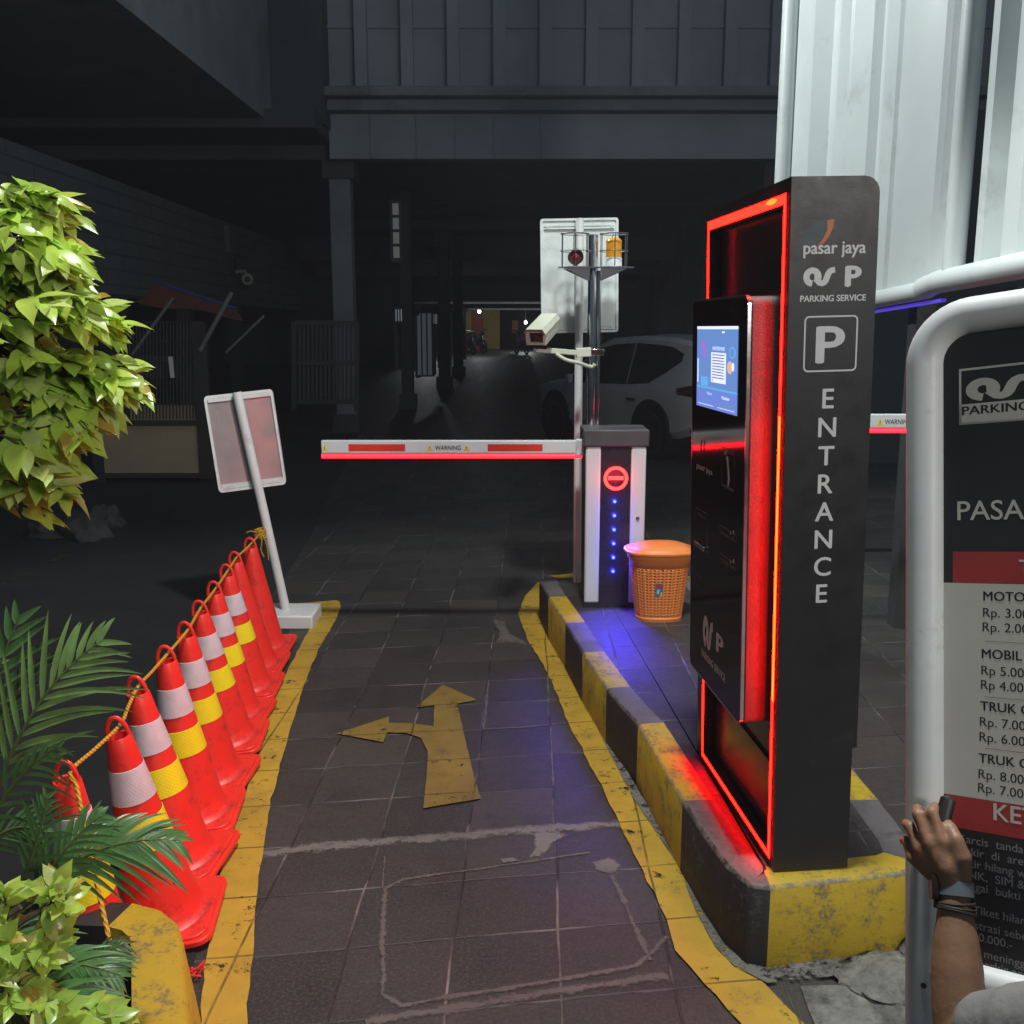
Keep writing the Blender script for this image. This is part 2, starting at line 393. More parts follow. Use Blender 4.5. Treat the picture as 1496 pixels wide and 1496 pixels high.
# ------------------------------------------------------------------ mesh building
OFF = {}
class MB:
    def __init__(s):
        s.v, s.f, s.mi = [], [], []
    def add(s, vs, fs, mi=0):
        o = len(s.v)
        s.v += [V(p) for p in vs]
        for f in fs:
            s.f.append(tuple(i + o for i in f))
            s.mi.append(mi)
        return s
    def box(s, lo, hi, mi=0, fr=None):
        x0, y0, z0 = lo
        x1, y1, z1 = hi
        p = [V(q) for q in ((x0, y0, z0), (x1, y0, z0), (x1, y1, z0), (x0, y1, z0), (x0, y0, z1), (x1, y0, z1), (x1, y1, z1), (x0, y1, z1))]
        if fr:
            p = [fr(*q) for q in p]
        return s.add(p, [(0, 3, 2, 1), (4, 5, 6, 7), (0, 1, 5, 4), (1, 2, 6, 5), (2, 3, 7, 6), (3, 0, 4, 7)], mi)
    def beam(s, a, b, w, h, mi=0, up=(0, 0, 1)):
        a, b = V(a), V(b)
        d = (b - a).normalized()
        u = V(up)
        if abs(d.dot(u)) > 0.98:
            u = V((0, 1, 0))
        r = d.cross(u).normalized()
        u = r.cross(d).normalized()
        p = []
        for q in (a, b):
            for sx, sy in ((-1, -1), (1, -1), (1, 1), (-1, 1)):
                p.append(q + r * (sx * w / 2) + u * (sy * h / 2))
        return s.add(p, [(3, 2, 1, 0), (4, 5, 6, 7), (0, 1, 5, 4), (1, 2, 6, 5), (2, 3, 7, 6), (3, 0, 4, 7)], mi)
    def tube(s, pts, r, n=10, mi=0, cap=True, closed=False):
        pts = [V(p) for p in pts]
        rs = r if isinstance(r, (list, tuple)) else [r] * len(pts)
        k = len(pts)
        prev = None
        vs = []
        for i, p in enumerate(pts):
            if closed:
                d = pts[(i + 1) % k] - pts[i - 1]
            else:
                d = pts[min(i + 1, k - 1)] - pts[max(i - 1, 0)]
            d.normalize()
            if prev is None:
                u = d.orthogonal().normalized()
            else:
                u = (prev - d * prev.dot(d))
                u = u.normalized() if u.length > 1e-6 else d.orthogonal().normalized()
            prev = u
            w = d.cross(u)
            for j in range(n):
                a = 2 * math.pi * j / n
                vs.append(p + (u * math.cos(a) + w * math.sin(a)) * rs[i])
        fs = []
        for i in range(k if closed else k - 1):
            i2 = (i + 1) % k
            for j in range(n):
                j2 = (j + 1) % n
                fs.append((i * n + j, i * n + j2, i2 * n + j2, i2 * n + j))
        if cap and not closed:
            fs.append(tuple(reversed(range(n))))
            fs.append(tuple((k - 1) * n + j for j in range(n)))
        return s.add(vs, fs, mi)
    def lathe(s, prof, c=(0, 0, 0), n=32, mi=0, sx=1.0, sy=1.0, cap0=False, cap1=False):
        vs, fs = [], []
        c = V(c)
        for r, z in prof:
            for j in range(n):
                a = 2 * math.pi * j / n
                vs.append(c + V((math.cos(a) * r * sx, math.sin(a) * r * sy, z)))
        k = len(prof)
        for i in range(k - 1):
            for j in range(n):
                j2 = (j + 1) % n
                fs.append((i * n + j, i * n + j2, (i + 1) * n + j2, (i + 1) * n + j))
        if cap0: fs.append(tuple(reversed(range(n))))
        if cap1: fs.append(tuple((k - 1) * n + j for j in range(n)))
        return s.add(vs, fs, mi)
    def prism(s, poly, vec, mi=0, bottom=True, mi_side=None):
        """polygon (list of points) pushed along vec"""
        n = len(poly)
        a = [V(p) for p in poly]
        b = [p + V(vec) for p in a]
        s.add(a + b, [tuple(range(n, 2 * n))] + ([tuple(reversed(range(n)))] if bottom else []), mi)
        s.add(a + b, [(i, (i + 1) % n, n + (i + 1) % n, n + i) for i in range(n)], mi if mi_side is None else mi_side)
        return s
    def sheet(s, poly, mi=0):
        return s.add(poly, [tuple(range(len(poly)))], mi)
    def build(s, name, mats, parent=None, bevel=0.0, seg=2, sharp=38, label=None, cat=None, group=None, kind=None, loc=None, flip=False):
        if not isinstance(mats, (list, tuple)):
            mats = [mats]
        off = V((0, 0, 0))
        if parent is not None:
            off = OFF[parent.name]
        elif loc is not None:
            off = V(loc)
        me = bpy.data.meshes.new(name)
        me.from_pydata([p - off for p in s.v], [], s.f)
        for m in mats:
            me.materials.append(m)
        me.polygons.foreach_set('material_index', s.mi)
        bm = bmesh.new()
        bm.from_mesh(me)
        bmesh.ops.remove_doubles(bm, verts=bm.verts, dist=1e-5)
        if not flip:
            bmesh.ops.recalc_face_normals(bm, faces=bm.faces)
        bm.to_mesh(me)
        bm.free()
        me.polygons.foreach_set('use_smooth', [True] * len(me.polygons))
        me.set_sharp_from_angle(angle=R_(sharp))
        o = bpy.data.objects.new(name, me)
        COL.objects.link(o)
        if bevel:
            md = o.modifiers.new('edge', 'BEVEL')
            md.width = bevel
            md.segments = seg
            md.limit_method = 'ANGLE'
            md.angle_limit = R_(40)
        if parent is not None:
            o.parent = parent
            OFF[o.name] = off
        else:
            o.location = off
            OFF[o.name] = off
        tag(o, label, cat, group, kind)
        return o

def tag(o, label=None, cat=None, group=None, kind=None):
    if label: o['label'] = label
    if cat: o['category'] = cat
    if group: o['group'] = group
    if kind: o['kind'] = kind
    return o

def thing(name, label, cat, loc=(0, 0, 0), group=None):
    o = bpy.data.objects.new(name, None)
    COL.objects.link(o)
    o.location = loc
    o.empty_display_size = 0.2
    OFF[o.name] = V(loc)
    return tag(o, label, cat, group)

def copy_tree(o, parent=None):
    c = o.copy()
    COL.objects.link(c)
    c.parent = parent
    for ch in list(o.children):
        copy_tree(ch, c)
    return c

_tc = {}
def glyphs(text, bold):
    k = (text, bold)
    if k in _tc: return _tc[k]
    cu = bpy.data.curves.new('t', 'FONT')
    cu.body = text
    cu.size = 1.0
    cu.offset = bold
    cu.resolution_u = 4
    o = bpy.data.objects.new('t', cu)
    COL.objects.link(o)
    bpy.context.view_layer.update()
    me = o.to_mesh()
    vs = [v.co.copy() for v in me.vertices]
    fs = [tuple(p.vertices) for p in me.polygons]
    o.to_mesh_clear()
    bpy.data.objects.remove(o)
    bpy.data.curves.remove(cu)
    _tc[k] = (vs, fs)
    return _tc[k]
CAPH = None
def write(mb, text, o, u, v, n, cap, width=None, mi=0, bold=0.0, lift=0.0015, center=False):
    """lettering flat on a face: o = baseline start, u = reading direction, v = up"""
    global CAPH
    if CAPH is None:
        CAPH = max(q.y for q in glyphs('H', 0.0)[0])
    vs, fs = glyphs(text, 0.0)
    if not vs: return
    x0 = min(q.x for q in vs)
    x1 = max(q.x for q in vs)
    k = cap / CAPH
    kx = k if width is None else width / max(1e-6, (x1 - x0))
    sh = (x0 + x1) / 2 if center else x0
    shifts = [(0, 0)] if bold < .003 else [(-bold * .8, 0), (0, bold * .5), (bold * .8, 0), (0, -bold * .5)]
    for i, (bx, by) in enumerate(shifts):
        mb.add([o + u * ((q.x - sh + bx) * kx) + v * ((q.y + by) * k) + n * (lift + i * .00004) for q in vs], fs, mi)

def rrect(a0, b0, a1, b1, r, n=5):
    out = []
    for cx, cy, s0 in ((a1 - r, b1 - r, 0), (a0 + r, b1 - r, 90), (a0 + r, b0 + r, 180), (a1 - r, b0 + r, 270)):
        for i in range(n + 1):
            a = R_(s0 + 90 * i / n)
            out.append((cx + r * math.cos(a), cy + r * math.sin(a)))
    return out
def ring2d(mb, outer, inner, fn, mi=0):
    n = len(outer)
    mb.add([fn(*p) for p in outer] + [fn(*p) for p in inner], [(i, (i + 1) % n, n + (i + 1) % n, n + i) for i in range(n)], mi)
def stroke2d(mb, path, w, fn, mi=0, closed=False):
    """flat ribbon along a 2-D path"""
    n = len(path)
    L, Rr = [], []
    for i in range(n):
        p = path[i]
        a = path[i - 1] if (i > 0 or closed) else path[i]
        b = path[(i + 1) % n] if (i < n - 1 or closed) else path[i]
        dx, dy = b[0] - a[0], b[1] - a[1]
        l = math.hypot(dx, dy) or 1
        nx, ny = -dy / l * w / 2, dx / l * w / 2
        L.append((p[0] + nx, p[1] + ny))
        Rr.append((p[0] - nx, p[1] - ny))
    m = n if closed else n - 1
    mb.add([fn(*q) for q in L] + [fn(*q) for q in Rr], [(i, (i + 1) % n, n + (i + 1) % n, n + i) for i in range(m)], mi)

def as_mark(mb, o, u, v, n, h, w, mi=0, lift=0.0015):
    """the rounded two-letter mark: a thick ring that runs into a swash"""
    def fn(k):
        return lambda a, b: o + u * (a * w) + v * (b * h) + n * (lift + k)
    ring = [(0.29 + 0.19 * math.cos(R_(t)), 0.50 + 0.34 * math.sin(R_(t))) for t in range(-60, 271, 15)]
    stroke_var(mb, ring, 0.20, 0.32, fn(0), mi)
    sw = [(0.45, 0.62), (0.45, 0.42), (0.47, 0.28), (0.53, 0.18), (0.60, 0.15), (0.67, 0.20), (0.72, 0.32), (0.75, 0.48), (0.79, 0.66), (0.84, 0.78), (0.90, 0.84), (1.0, 0.85)]
    stroke_var(mb, sw, 0.20, 0.30, fn(0.0003), mi)
def stroke_var(mb, path, wx, wy, fn, mi):
    n = len(path)
    L, Rr = [], []
    for i in range(n):
        a, b, p = path[max(0, i - 1)], path[min(n - 1, i + 1)], path[i]
        dx, dy = (b[0] - a[0]) / wx, (b[1] - a[1]) / wy
        l = math.hypot(dx, dy) or 1
        nx, ny = -dy / l * wx / 2, dx / l * wy / 2
        L.append((p[0] + nx, p[1] + ny))
        Rr.append((p[0] - nx, p[1] - ny))
    mb.add([fn(*q) for q in L] + [fn(*q) for q in Rr], [(i, i + 1, n + i + 1, n + i) for i in range(n - 1)], mi)

def disc2d(cx, cy, r, n=24, ry=None):
    return [(cx + r * math.cos(2 * math.pi * i / n), cy + (ry or r) * math.sin(2 * math.pi * i / n)) for i in range(n)]

def bez(p0, p1, p2, n):
    p0, p1, p2 = V(p0), V(p1), V(p2)
    return [p0 * (1 - t) ** 2 + p1 * 2 * t * (1 - t) + p2 * t * t for t in [i / n for i in range(n + 1)]]

def smooth_path(pts, sub=6):
    pts = [V(p) for p in pts]
    out = []
    for i in range(len(pts) - 1):
        p0, p1, p2, p3 = pts[max(0, i - 1)], pts[i], pts[i + 1], pts[min(len(pts) - 1, i + 2)]
        for k in range(sub):
            t = k / sub
            out.append(0.5 * ((2 * p1) + (p2 - p0) * t + (2 * p0 - 5 * p1 + 4 * p2 - p3) * t * t + (3 * p1 - p0 - 3 * p2 + p3) * t ** 3))
    out.append(pts[-1])
    return out
# ------------------------------------------------------------------ ground, paint on the ground
mb = MB()
ys = [-40, -10, 0, 10, 19, 22, 26, 34, 44, 56, 150]
zs = [0, 0, 0, 0, 0, 0.08, 0.30, 0.78, 0.92, 1.0, 1.5]
xs = [-90, -30, -10, 0, 10, 30, 90]
vs = [(x, y, z) for y, z in zip(ys, zs) for x in xs]
k = len(xs)
mb.add(vs, [(i * k + j, i * k + j + 1, (i + 1) * k + j + 1, (i + 1) * k + j) for i in range(len(ys) - 1) for j in range(k - 1)])
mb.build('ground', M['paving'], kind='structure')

def jag(px, amp, step=0.06, z=0.0):
    """pixel outline -> ground outline with a hand-painted, slightly ragged edge"""
    g = [G(x, y) for x, y in px]
    out = []
    for i in range(len(g)):
        a, b = g[i], g[(i + 1) % len(g)]
        n = max(1, int((b - a).length / step))
        d = (b - a).normalized()
        nrm = V((-d.y, d.x, 0))
        for j in range(n):
            p = a.lerp(b, j / n)
            w = mnoise.noise(V((p.x * 9, p.y * 9, 3.1))) * amp + mnoise.noise(V((p.x * 31, p.y * 31, 7.7))) * amp * 0.6
            p = p + nrm * w
            out.append(V((p.x, p.y, z)))
    return out

# darker asphalt yard on the left of the lane
mb = MB()
mb.sheet([V((x, y, 0.004)) for x, y in [(-30, -6), (-0.70, -6), (-0.86, 1.2), (-0.98, 2.7), (-1.16, 4.0), (-1.34, 5.6), (-1.47, 6.3), (-1.75, 6.62), (-1.9, 9), (-2.2, 12), (-2.9, 19), (-30, 19)]])
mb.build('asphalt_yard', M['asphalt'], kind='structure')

mb = MB()
ft_ = [G(-60, 885), G(20, 848), G(75, 822), G(132, 795)]
mb.add([p + V((-.03, 0, .0075)) for p in ft_] + [p + V((.03, .0, .0075)) for p in ft_], [(i, i + 1, 5 + i, 4 + i) for i in range(3)])
mb.build('faded_bay_line', M['yellow_faded'], kind='structure')
def strip(name, left, right, mat, amp=0.008, z=0.008):
    mb = MB()
    mb.sheet(jag(left + right[::-1], amp, z=z))
    return mb.build(name, mat, kind='structure')
strip('yellow_lane_line', [(268, 1700), (292, 1496), (303, 1400), (318, 1300), (333, 1240), (350, 1190), (377, 1105), (397, 1030), (413, 995), (432, 958), (455, 915), (470, 889), (445, 890), (412, 893)],
      [(352, 1700), (362, 1496), (366, 1420), (373, 1330), (384, 1240), (396, 1170), (412, 1110), (427, 1060), (440, 1015), (463, 955), (490, 908), (499, 888), (494, 878), (410, 885)], M['yellow'])
strip('yellow_kerb_line', [(1290, 1700), (1080, 1496), (1030, 1440), (985, 1392), (972, 1345), (945, 1290), (908, 1212), (878, 1150), (836, 1070), (800, 985), (770, 935), (758, 900), (765, 875), (785, 852), (812, 842), (842, 838)],
      [(1390, 1700), (1172, 1496), (1118, 1440), (1082, 1405), (1050, 1370), (1016, 1310), (985, 1255), (930, 1170), (884, 1085), (848, 1015), (820, 950), (803, 910), (797, 880), (812, 858), (842, 850)], M['yellow'], 0.010)
mb = MB()
mb.sheet(jag([(300 + x * .468, 850 + y * .468) for x, y in [(680, 712), (860, 682), (838, 610), (812, 500), (786, 385), (848, 373), (742, 325), (658, 395), (715, 390), (712, 455), (650, 446), (572, 445), (574, 425), (410, 478), (555, 505), (568, 474), (630, 477), (672, 492), (695, 535), (690, 620)]], 0.003, z=0.008))
mb.build('arrow_marking', M['yellow_thin'], kind='structure')

def ribbon_px(mb, pts, w, z, amp=0.006, mi=0):
    g = [G(300 + x * .468, 850 + y * .468) for x, y in pts]
    path = []
    for i in range(len(g) - 1):
        n = max(2, int((g[i + 1] - g[i]).length / 0.03))
        for j in range(n):
            path.append(g[i].lerp(g[i + 1], j / n))
    path.append(g[-1])
    n = len(path)
    L, Rr = [], []
    for i, p in enumerate(path):
        d = (path[min(n - 1, i + 1)] - path[max(0, i - 1)]).normalized()
        nr = V((-d.y, d.x, 0))
        wa = w / 2 + mnoise.noise(V((p.x * 14, p.y * 14, 1))) * amp + mnoise.noise(V((p.x * 50, p.y * 50, 4))) * amp * .5
        wb = w / 2 + mnoise.noise(V((p.x * 14, p.y * 14, 9))) * amp + mnoise.noise(V((p.x * 50, p.y * 50, 6))) * amp * .5
        L.append(V((p.x, p.y, z)) + nr * max(0.002, wa))
        Rr.append(V((p.x, p.y, z)) - nr * max(0.002, wb))
    mid = [(a + b) / 2 + V((0, 0, .0026)) for a, b in zip(L, Rr)]
    mb.add(L + mid + Rr, [(k_ * n + i, k_ * n + i + 1, (k_ + 1) * n + i + 1, (k_ + 1) * n + i) for k_ in (0, 1) for i in range(n - 1)], mi)
def patch_px(mb, pts, amp, step):
    o = [V((p.x, p.y, .0022)) for p in jag([(300 + x * .468, 850 + y * .468) for x, y in pts], amp, step)]
    c = sum(o, V()) / len(o)
    n = len(o)
    m_ = [p.lerp(c, .4) + V((0, 0, .0022)) for p in o]
    mb.add(o + m_ + [c + V((0, 0, .0026))], [(i, (i + 1) % n, n + (i + 1) % n, n + i) for i in range(n)] + [(n + i, n + (i + 1) % n, 2 * n) for i in range(n)])
mb = MB()
ribbon_px(mb, [(165, 852), (300, 834), (545, 812), (800, 793), (1000, 775), (1130, 768), (1290, 755)], 0.085, 0.0022, 0.022)
patch_px(mb, [(1010, 780), (1090, 775), (1140, 790), (1085, 812), (1075, 845), (1035, 870), (1000, 872), (1030, 840)], 0.02, 0.03)
patch_px(mb, [(1200, 875), (1255, 860), (1305, 885), (1290, 915), (1240, 915), (1210, 900)], 0.02, 0.03)
patch_px(mb, [(915, 868), (960, 862), (985, 872), (930, 882)], 0.01, 0.02)
mb.build('cement_seam', M['joint'], kind='structure')
mb = MB()
ribbon_px(mb, [(562, 960), (552, 1100), (554, 1290), (612, 1324), (800, 1292), (1100, 1246), (1340, 1202), (1395, 1160), (1440, 1110)], 0.030, 0.0022)
ribbon_px(mb, [(562, 958), (620, 930), (800, 906), (980, 880), (1200, 846)], 0.024, 0.0022)
ribbon_px(mb, [(1268, 918), (1325, 1040), (1390, 1185)], 0.032, 0.0022)
ribbon_px(mb, [(500, 1381), (760, 1335), (1115, 1278), (1440, 1230)], 0.055, 0.0022, 0.016)
ribbon_px(mb, [(560, 860), (552, 960)], 0.012, 0.0022, 0.002)
ribbon_px(mb, [(885, 308), (868, 462), (1000, 455), (1140, 440)], 0.020, 0.0022, 0.004)
ribbon_px(mb, [(1078, 455), (1086, 640)], 0.020, 0.0022, 0.004)
ribbon_px(mb, [(680, 470), (800, 466)], 0.008, 0.0022, 0.003)
patch_px(mb, [(880, 108), (925, 106), (945, 150), (960, 180), (1030, 205), (1025, 214), (950, 196), (905, 196), (915, 160)], 0.02, 0.04)
mb.build('saw_cut_seam', M['joint_dim'], kind='structure')

# ------------------------------------------------------------------ kerbed island between the lanes
HK = 0.28
def kp(x, y): return G(x, y, HK)
edge_px = [((1320, 1275), 'y'), ((1126, 1296), 'k'), ((1095, 1292), 'k'), ((1062, 1265), 'k'), ((1030, 1222), 'k'), ((997, 1170), 'y'), ((965, 1115), 'y'), ((932, 1058), 'k'), ((908, 1032), 'k'), ((886, 1005), 'y'), ((851, 953), 'k'), ((826, 910), 'y'), ((801, 872), 'k'), ((788, 847), 'k'), ((800, 840), 'y')]
outline = [kp(*p) for p, _ in edge_px]
cols = [c for _, c in edge_px]
outline += [V((0.55, 6.72, HK)), V((0.95, 6.75, HK)), V((1.24, 6.60, HK)), V((1.27, 6.0, HK)), V((1.28, 5.2, HK)), V((1.29, 4.4, HK)), V((1.316, 3.635, HK)), V((1.33, 3.33, HK)), V((1.33, 3.02, HK)), V((1.30, 2.90, HK))]
cols += ['k', 'y', 'k', 'k', 'y', 'k', 'y', 'k', 'k', 'y']
n = len(outline)
cen = sum(outline, V()) / n
def inset(i, d):
    a, p, b = outline[i - 1], outline[i], outline[(i + 1) % n]
    d1 = (p - a).normalized(); d2 = (b - p).normalized()
    t = (d1 + d2).normalized()
    nr = V((-t.y, t.x, 0))
    if nr.dot(cen - p) < 0: nr = -nr
    return p + nr * d
KW = 0.115
inn = [inset(i, KW) for i in range(n)]
mb = MB()
for i in range(n):
    j = (i + 1) % n
    m = 0 if cols[i] == 'y' else 1
    a, b, c, d = outline[i], outline[j], inn[j], inn[i]
    S = 5
    for q in range(S):
        p0, p1 = a.lerp(b, q / S), a.lerp(b, (q + 1) / S)
        i0, i1 = d.lerp(c, q / S), d.lerp(c, (q + 1) / S)
        dz = V((0, 0, -HK))
        r = 0.012
        o0, o1 = p0.lerp(i0, r / KW), p1.lerp(i1, r / KW)
        dn = V((0, 0, -r))
        mb.add([p0 + dz, p1 + dz, p1 + dn, p0 + dn, o1, o0, i1, i0], [(0, 1, 2, 3)], m)
        mb.add([p1 + dn, p0 + dn, o1, o0], [(1, 0, 2, 3)], 3 if m == 0 else 4)
        mb.add([o1, o0, i1, i0], [(1, 0, 2, 3)], m if m == 0 else 2)
# the near kerb stones carry their paint on top only as a narrow band; grime fills the foot
mb.build('island_kerb', [M['kerb_yellow'], M['kerb_black'], M['kerb_top'], M['edge_yellow'], M['edge_black']], kind='structure', sharp=50)
mb = MB()
mb.sheet([p + V((0, 0, 0.0)) for p in inn])
mb.build('island_pavement', M['paving'], kind='structure')
mb = MB()
ft = []
for p, q in zip([(1360, 1400), (1325, 1392), (1240, 1404), (1133, 1417), (1085, 1405), (1060, 1380), (1030, 1330), (1000, 1265), (932, 1165), (885, 1080), (850, 1010)],
                [(1370, 1440), (1340, 1432), (1250, 1440), (1120, 1442), (1068, 1420), (1042, 1390), (1016, 1335), (989, 1270), (924, 1168), (879, 1082), (846, 1012)]):
    a, b = G(*p), G(*q)
    ft.append((V((a.x + 0.01, a.y + 0.012, 0.012)), V((b.x, b.y, 0.0125)).lerp(V((a.x, a.y, .0125)), random.uniform(0, .5))))
m_ = len(ft)
mb.add([a for a, b in ft] + [b for a, b in ft], [(i, i + 1, m_ + i + 1, m_ + i) for i in range(m_ - 1)])
mb.build('kerb_mortar', M['mortar'], kind='structure')

# broken paving beside the island, under the tariff board
def rocky(mb, c, rx, ry, rz, seed, amp=0.25, n=28, rot=0.0, mi=0):
    vs, fs = [], []
    h = n // 2
    for i in range(h + 1):
        th = math.pi * i / h
        for j in range(n):
            ph = 2 * math.pi * j / n
            d = V((math.sin(th) * math.cos(ph), math.sin(th) * math.sin(ph), math.cos(th)))
            w = 1 + amp * mnoise.noise(d * 1.7 + V((seed, 0, 0))) + amp * .5 * mnoise.noise(d * 5 + V((0, seed, 0))) + amp * .25 * mnoise.noise(d * 13 + V((0, 0, seed)))
            q = V((d.x * rx * w, d.y * ry * w, max(-0.3, d.z) * rz * w))
            vs.append(V(c) + Matrix.Rotation(rot, 3, 'Z') @ q)
    for i in range(h):
        for j in range(n):
            fs.append((i * n + j, (i + 1) * n + j, (i + 1) * n + (j + 1) % n, i * n + (j + 1) % n))
    mb.add(vs, fs, mi)
p = G(1300, 1440)
mb = MB(); rocky(mb, (p.x, p.y, 0.0), 0.155, 0.125, 0.05, 3.3, 0.28, 44, 0.3)
mb.build('concrete_chunk', M['rubble'], label='flat grey lump of broken concrete in front of the yellow kerb', cat='rubble', loc=(p.x, p.y, 0))
p = G(1325, 1392)
mb = MB(); rocky(mb, (p.x + .04, p.y - .02, 0.0), 0.10, 0.06, 0.07, 8.1, 0.35, 36, 0.9)
mb.build('concrete_chunk', M['rubble'], label='smaller dark concrete lump wedged against the foot of the yellow kerb', cat='rubble', loc=(p.x + .04, p.y - .02, 0))
mb = MB()
gx, gy = 30, 26
vs = []
for j in range(gy):
    for i in range(gx):
        x = 0.86 + i * 0.055; y = 1.3 + j * 0.055
        y = min(y, 2.70 + 0.10 * (x - 0.8))
        q = V((x, y, 0))
        ed = min(i, j, gx - 1 - i, (gy - 1 - j) + 1) / 3.0
        z = 0.006 + min(1, ed) * (0.010 + 0.022 * abs(mnoise.noise(q * 6)) + 0.012 * mnoise.noise(q * 17))
        vs.append(V((x + mnoise.noise(q * 4) * 0.03, y, max(0.005, z))))
mb.add(vs, [(j * gx + i, j * gx + i + 1, (j + 1) * gx + i + 1, (j + 1) * gx + i) for j in range(gy - 1) for i in range(gx - 1)])
mb.build('broken_pavement', M['rubble'], kind='structure')

# ------------------------------------------------------------------ the ticket machine
P0 = G(1130, 1275, HK)
yaw, lean = R_(5), R_(1.4)
ax0 = V((math.cos(yaw), math.sin(yaw), 0)); KY = V((-math.sin(yaw), math.cos(yaw), 0))
KX = ax0 * math.cos(lean) + V((0, 0, math.sin(lean))); KZ = V((0, 0, math.cos(lean))) - ax0 * math.sin(lean)
def K(x, y, z): return P0 + KX * x + KY * y + KZ * z
def K_lane(x, y, d=0.0):
    """picture point on the face towards the lane (or on a face d metres proud of it) -> local y, z"""
    q = on_plane(x, y, P0 - KX * d, KX) - P0
    return q.dot(KY), q.dot(KZ)
def K_side(x, y):
    q = on_plane(x, y, P0, KY) - P0
    return q.dot(KX), q.dot(KZ)
kt = thing('ticket_machine', 'tall black parking ticket machine outlined with glowing red strips on the kerbed island', 'ticket machine', P0)
Y1 = 0.885; ZT = 2.08
mb = MB()
prof = [(.05, 0), (.238, 0), (.238, .40), (.252, .40), (.252, 2.035)]
prof += [(.207 + .045 * math.cos(R_(a)), 2.035 + .045 * math.sin(R_(a))) for a in (18, 36, 54, 72, 90)]
prof += [(.05, 2.08)]
mb.prism([K(x, 0, z) for x, z in prof], KY * Y1)
mb.box((0, 0, 0), (.05, .029, ZT), 0, K)
mb.box((0, .808, 0), (.05, Y1, ZT), 0, K)
mb.box((0, .029, 0), (.05, .808, .029), 0, K)
mb.box((0, .029, 2.042), (.05, .808, ZT), 0, K)
mb.build('cabinet', M['kiosk'], kt, sharp=25)
mb = MB()
mb.box((.040, .045, .045), (.049, .792, 2.028), 0, K)
mb.box((.036, .045, 1.795), (.0402, .792, 1.801), 0, K)
mb.box((.030, .045, .30), (.0402, .792, .304), 0, K)
mb.build('niche_panel', M['niche'], kt)
mb = MB()
LEDS = ((.030, .048, .030, .55, 0), (.030, .048, .55, 1.42, 1), (.030, .048, 1.42, 2.040, 0), (.788, .806, .030, 2.040, 0), (.048, .788, .030, .046, 0), (.048, .788, 2.012, 2.040, 0))
for y0, y1, za, zb, m in LEDS:
    mb.box((-.002, y0, za), (.030, y1, zb), 2, K)
    mb.add([K(-.0032, y, z) for y, z in ((y0, za), (y1, za), (y1, zb), (y0, zb))] + [K(-.0021, y, z) for y, z in ((y0, za), (y1, za), (y1, zb), (y0, zb))], [(0, 1, 2, 3)], m)
    mb.add([K(-.0031, y, z) for y, z in ((y0, za), (y1, za), (y1, zb), (y0, zb))] + [K(-.0021, y, z) for y, z in ((y0, za), (y1, za), (y1, zb), (y0, zb))], [(0, 1, 5, 4), (1, 2, 6, 5), (2, 3, 7, 6), (3, 0, 4, 7)], 2)
mb.build('led_strip', [M['led_frame'], M['led_hot'], M['kiosk']], kt)
mb = MB()
mb.add([K(-.005, y, z) for y, z in disc2d(.145, 2.030, .045, 14, .008)], [tuple(range(14))])
mb.build('led_bulb', M['led_hot'], kt)
# screen unit
TD = .08
mb = MB()
mb.prism([K(.038, y, z) for y, z in rrect(.092, .455, .688, 1.765, .028)], KX * -(TD + .034))
mb.build('screen_housing', M['kiosk_tex'], kt, bevel=.006)
mb = MB()
def kl(d): return lambda y, z: K(-d, y, z)
o1 = rrect(.090, .450, .690, 1.770, .032); i1 = rrect(.097, .457, .683, 1.763, .027)
ring2d(mb, o1, i1, kl(TD + .006))
mb.add([K(-TD + .004, *p) for p in o1] + [K(-TD - .006, *p) for p in o1], [(i, (i + 1) % len(o1), len(o1) + (i + 1) % len(o1), len(o1) + i) for i in range(len(o1))])
mb.build('trim', M['chrome'], kt)
mb = MB()
mb.prism([K(-TD, y, z) for y, z in i1], KX * -.005)
mb.build('glass_front', M['black_glass'], kt)
sd = TD + .0062
def scr(mb, a0, b0, a1, b1, mi, d=sd):
    mb.add([K(-d, a0, b0), K(-d, a1, b0), K(-d, a1, b1), K(-d, a0, b1)], [(0, 1, 2, 3)], mi)
sy0, sy1, sz0, sz1 = .176, .628, 1.412, 1.680
SW, SH = sy1 - sy0, sz1 - sz0
def sp(u, v): return sy1 - u * SW, sz0 + v * SH       # u runs left to right as read, v up
mb = MB()
def srect(u0, v0, u1, v1, mi, d=0.0003):
    a, b = sp(u0, v0); a2, b2 = sp(u1, v1)
    scr(mb, a2, b, a, b2, mi, sd + d)
srect(0, 0, 1, 1, 0, 0)
srect(0, 0, 1, .24, 1)
srect(0, .965, 1, 1, 2)
srect(0, .235, 1, .262, 4)
srect(.05, .60, .28, .83, 1)
stroke2d(mb, [sp(.10, .82), sp(.18, .72), sp(.20, .62)], .016, lambda y, z: K(-sd - .0006, y, z), 3)
stroke2d(mb, [sp(.17, .82), sp(.23, .72), sp(.26, .62)], .012, lambda y, z: K(-sd - .0006, y, z), 3)
srect(.38, .33, .74, .69, 2, .0005)
for i in range(10):
    v = .665 - i * .034
    srect(.41, v - .010, (.71 if i < 9 else .46) - random.uniform(0, .02), v + .003, 6, .0009)
srect(.12, .27, .30, .38, 4, .0005)
srect(.02, .30, .045, .60, 2, .0006)
mb.add([K(-sd - .0006, *sp(u, v)) for u, v in disc2d(.88, .70, .07, 16, .07)], [tuple(range(16))], 4)
mb.add([K(-sd - .0009, *sp(u, v)) for u, v in disc2d(.88, .70, .05, 16, .05)], [tuple(range(16))], 0)
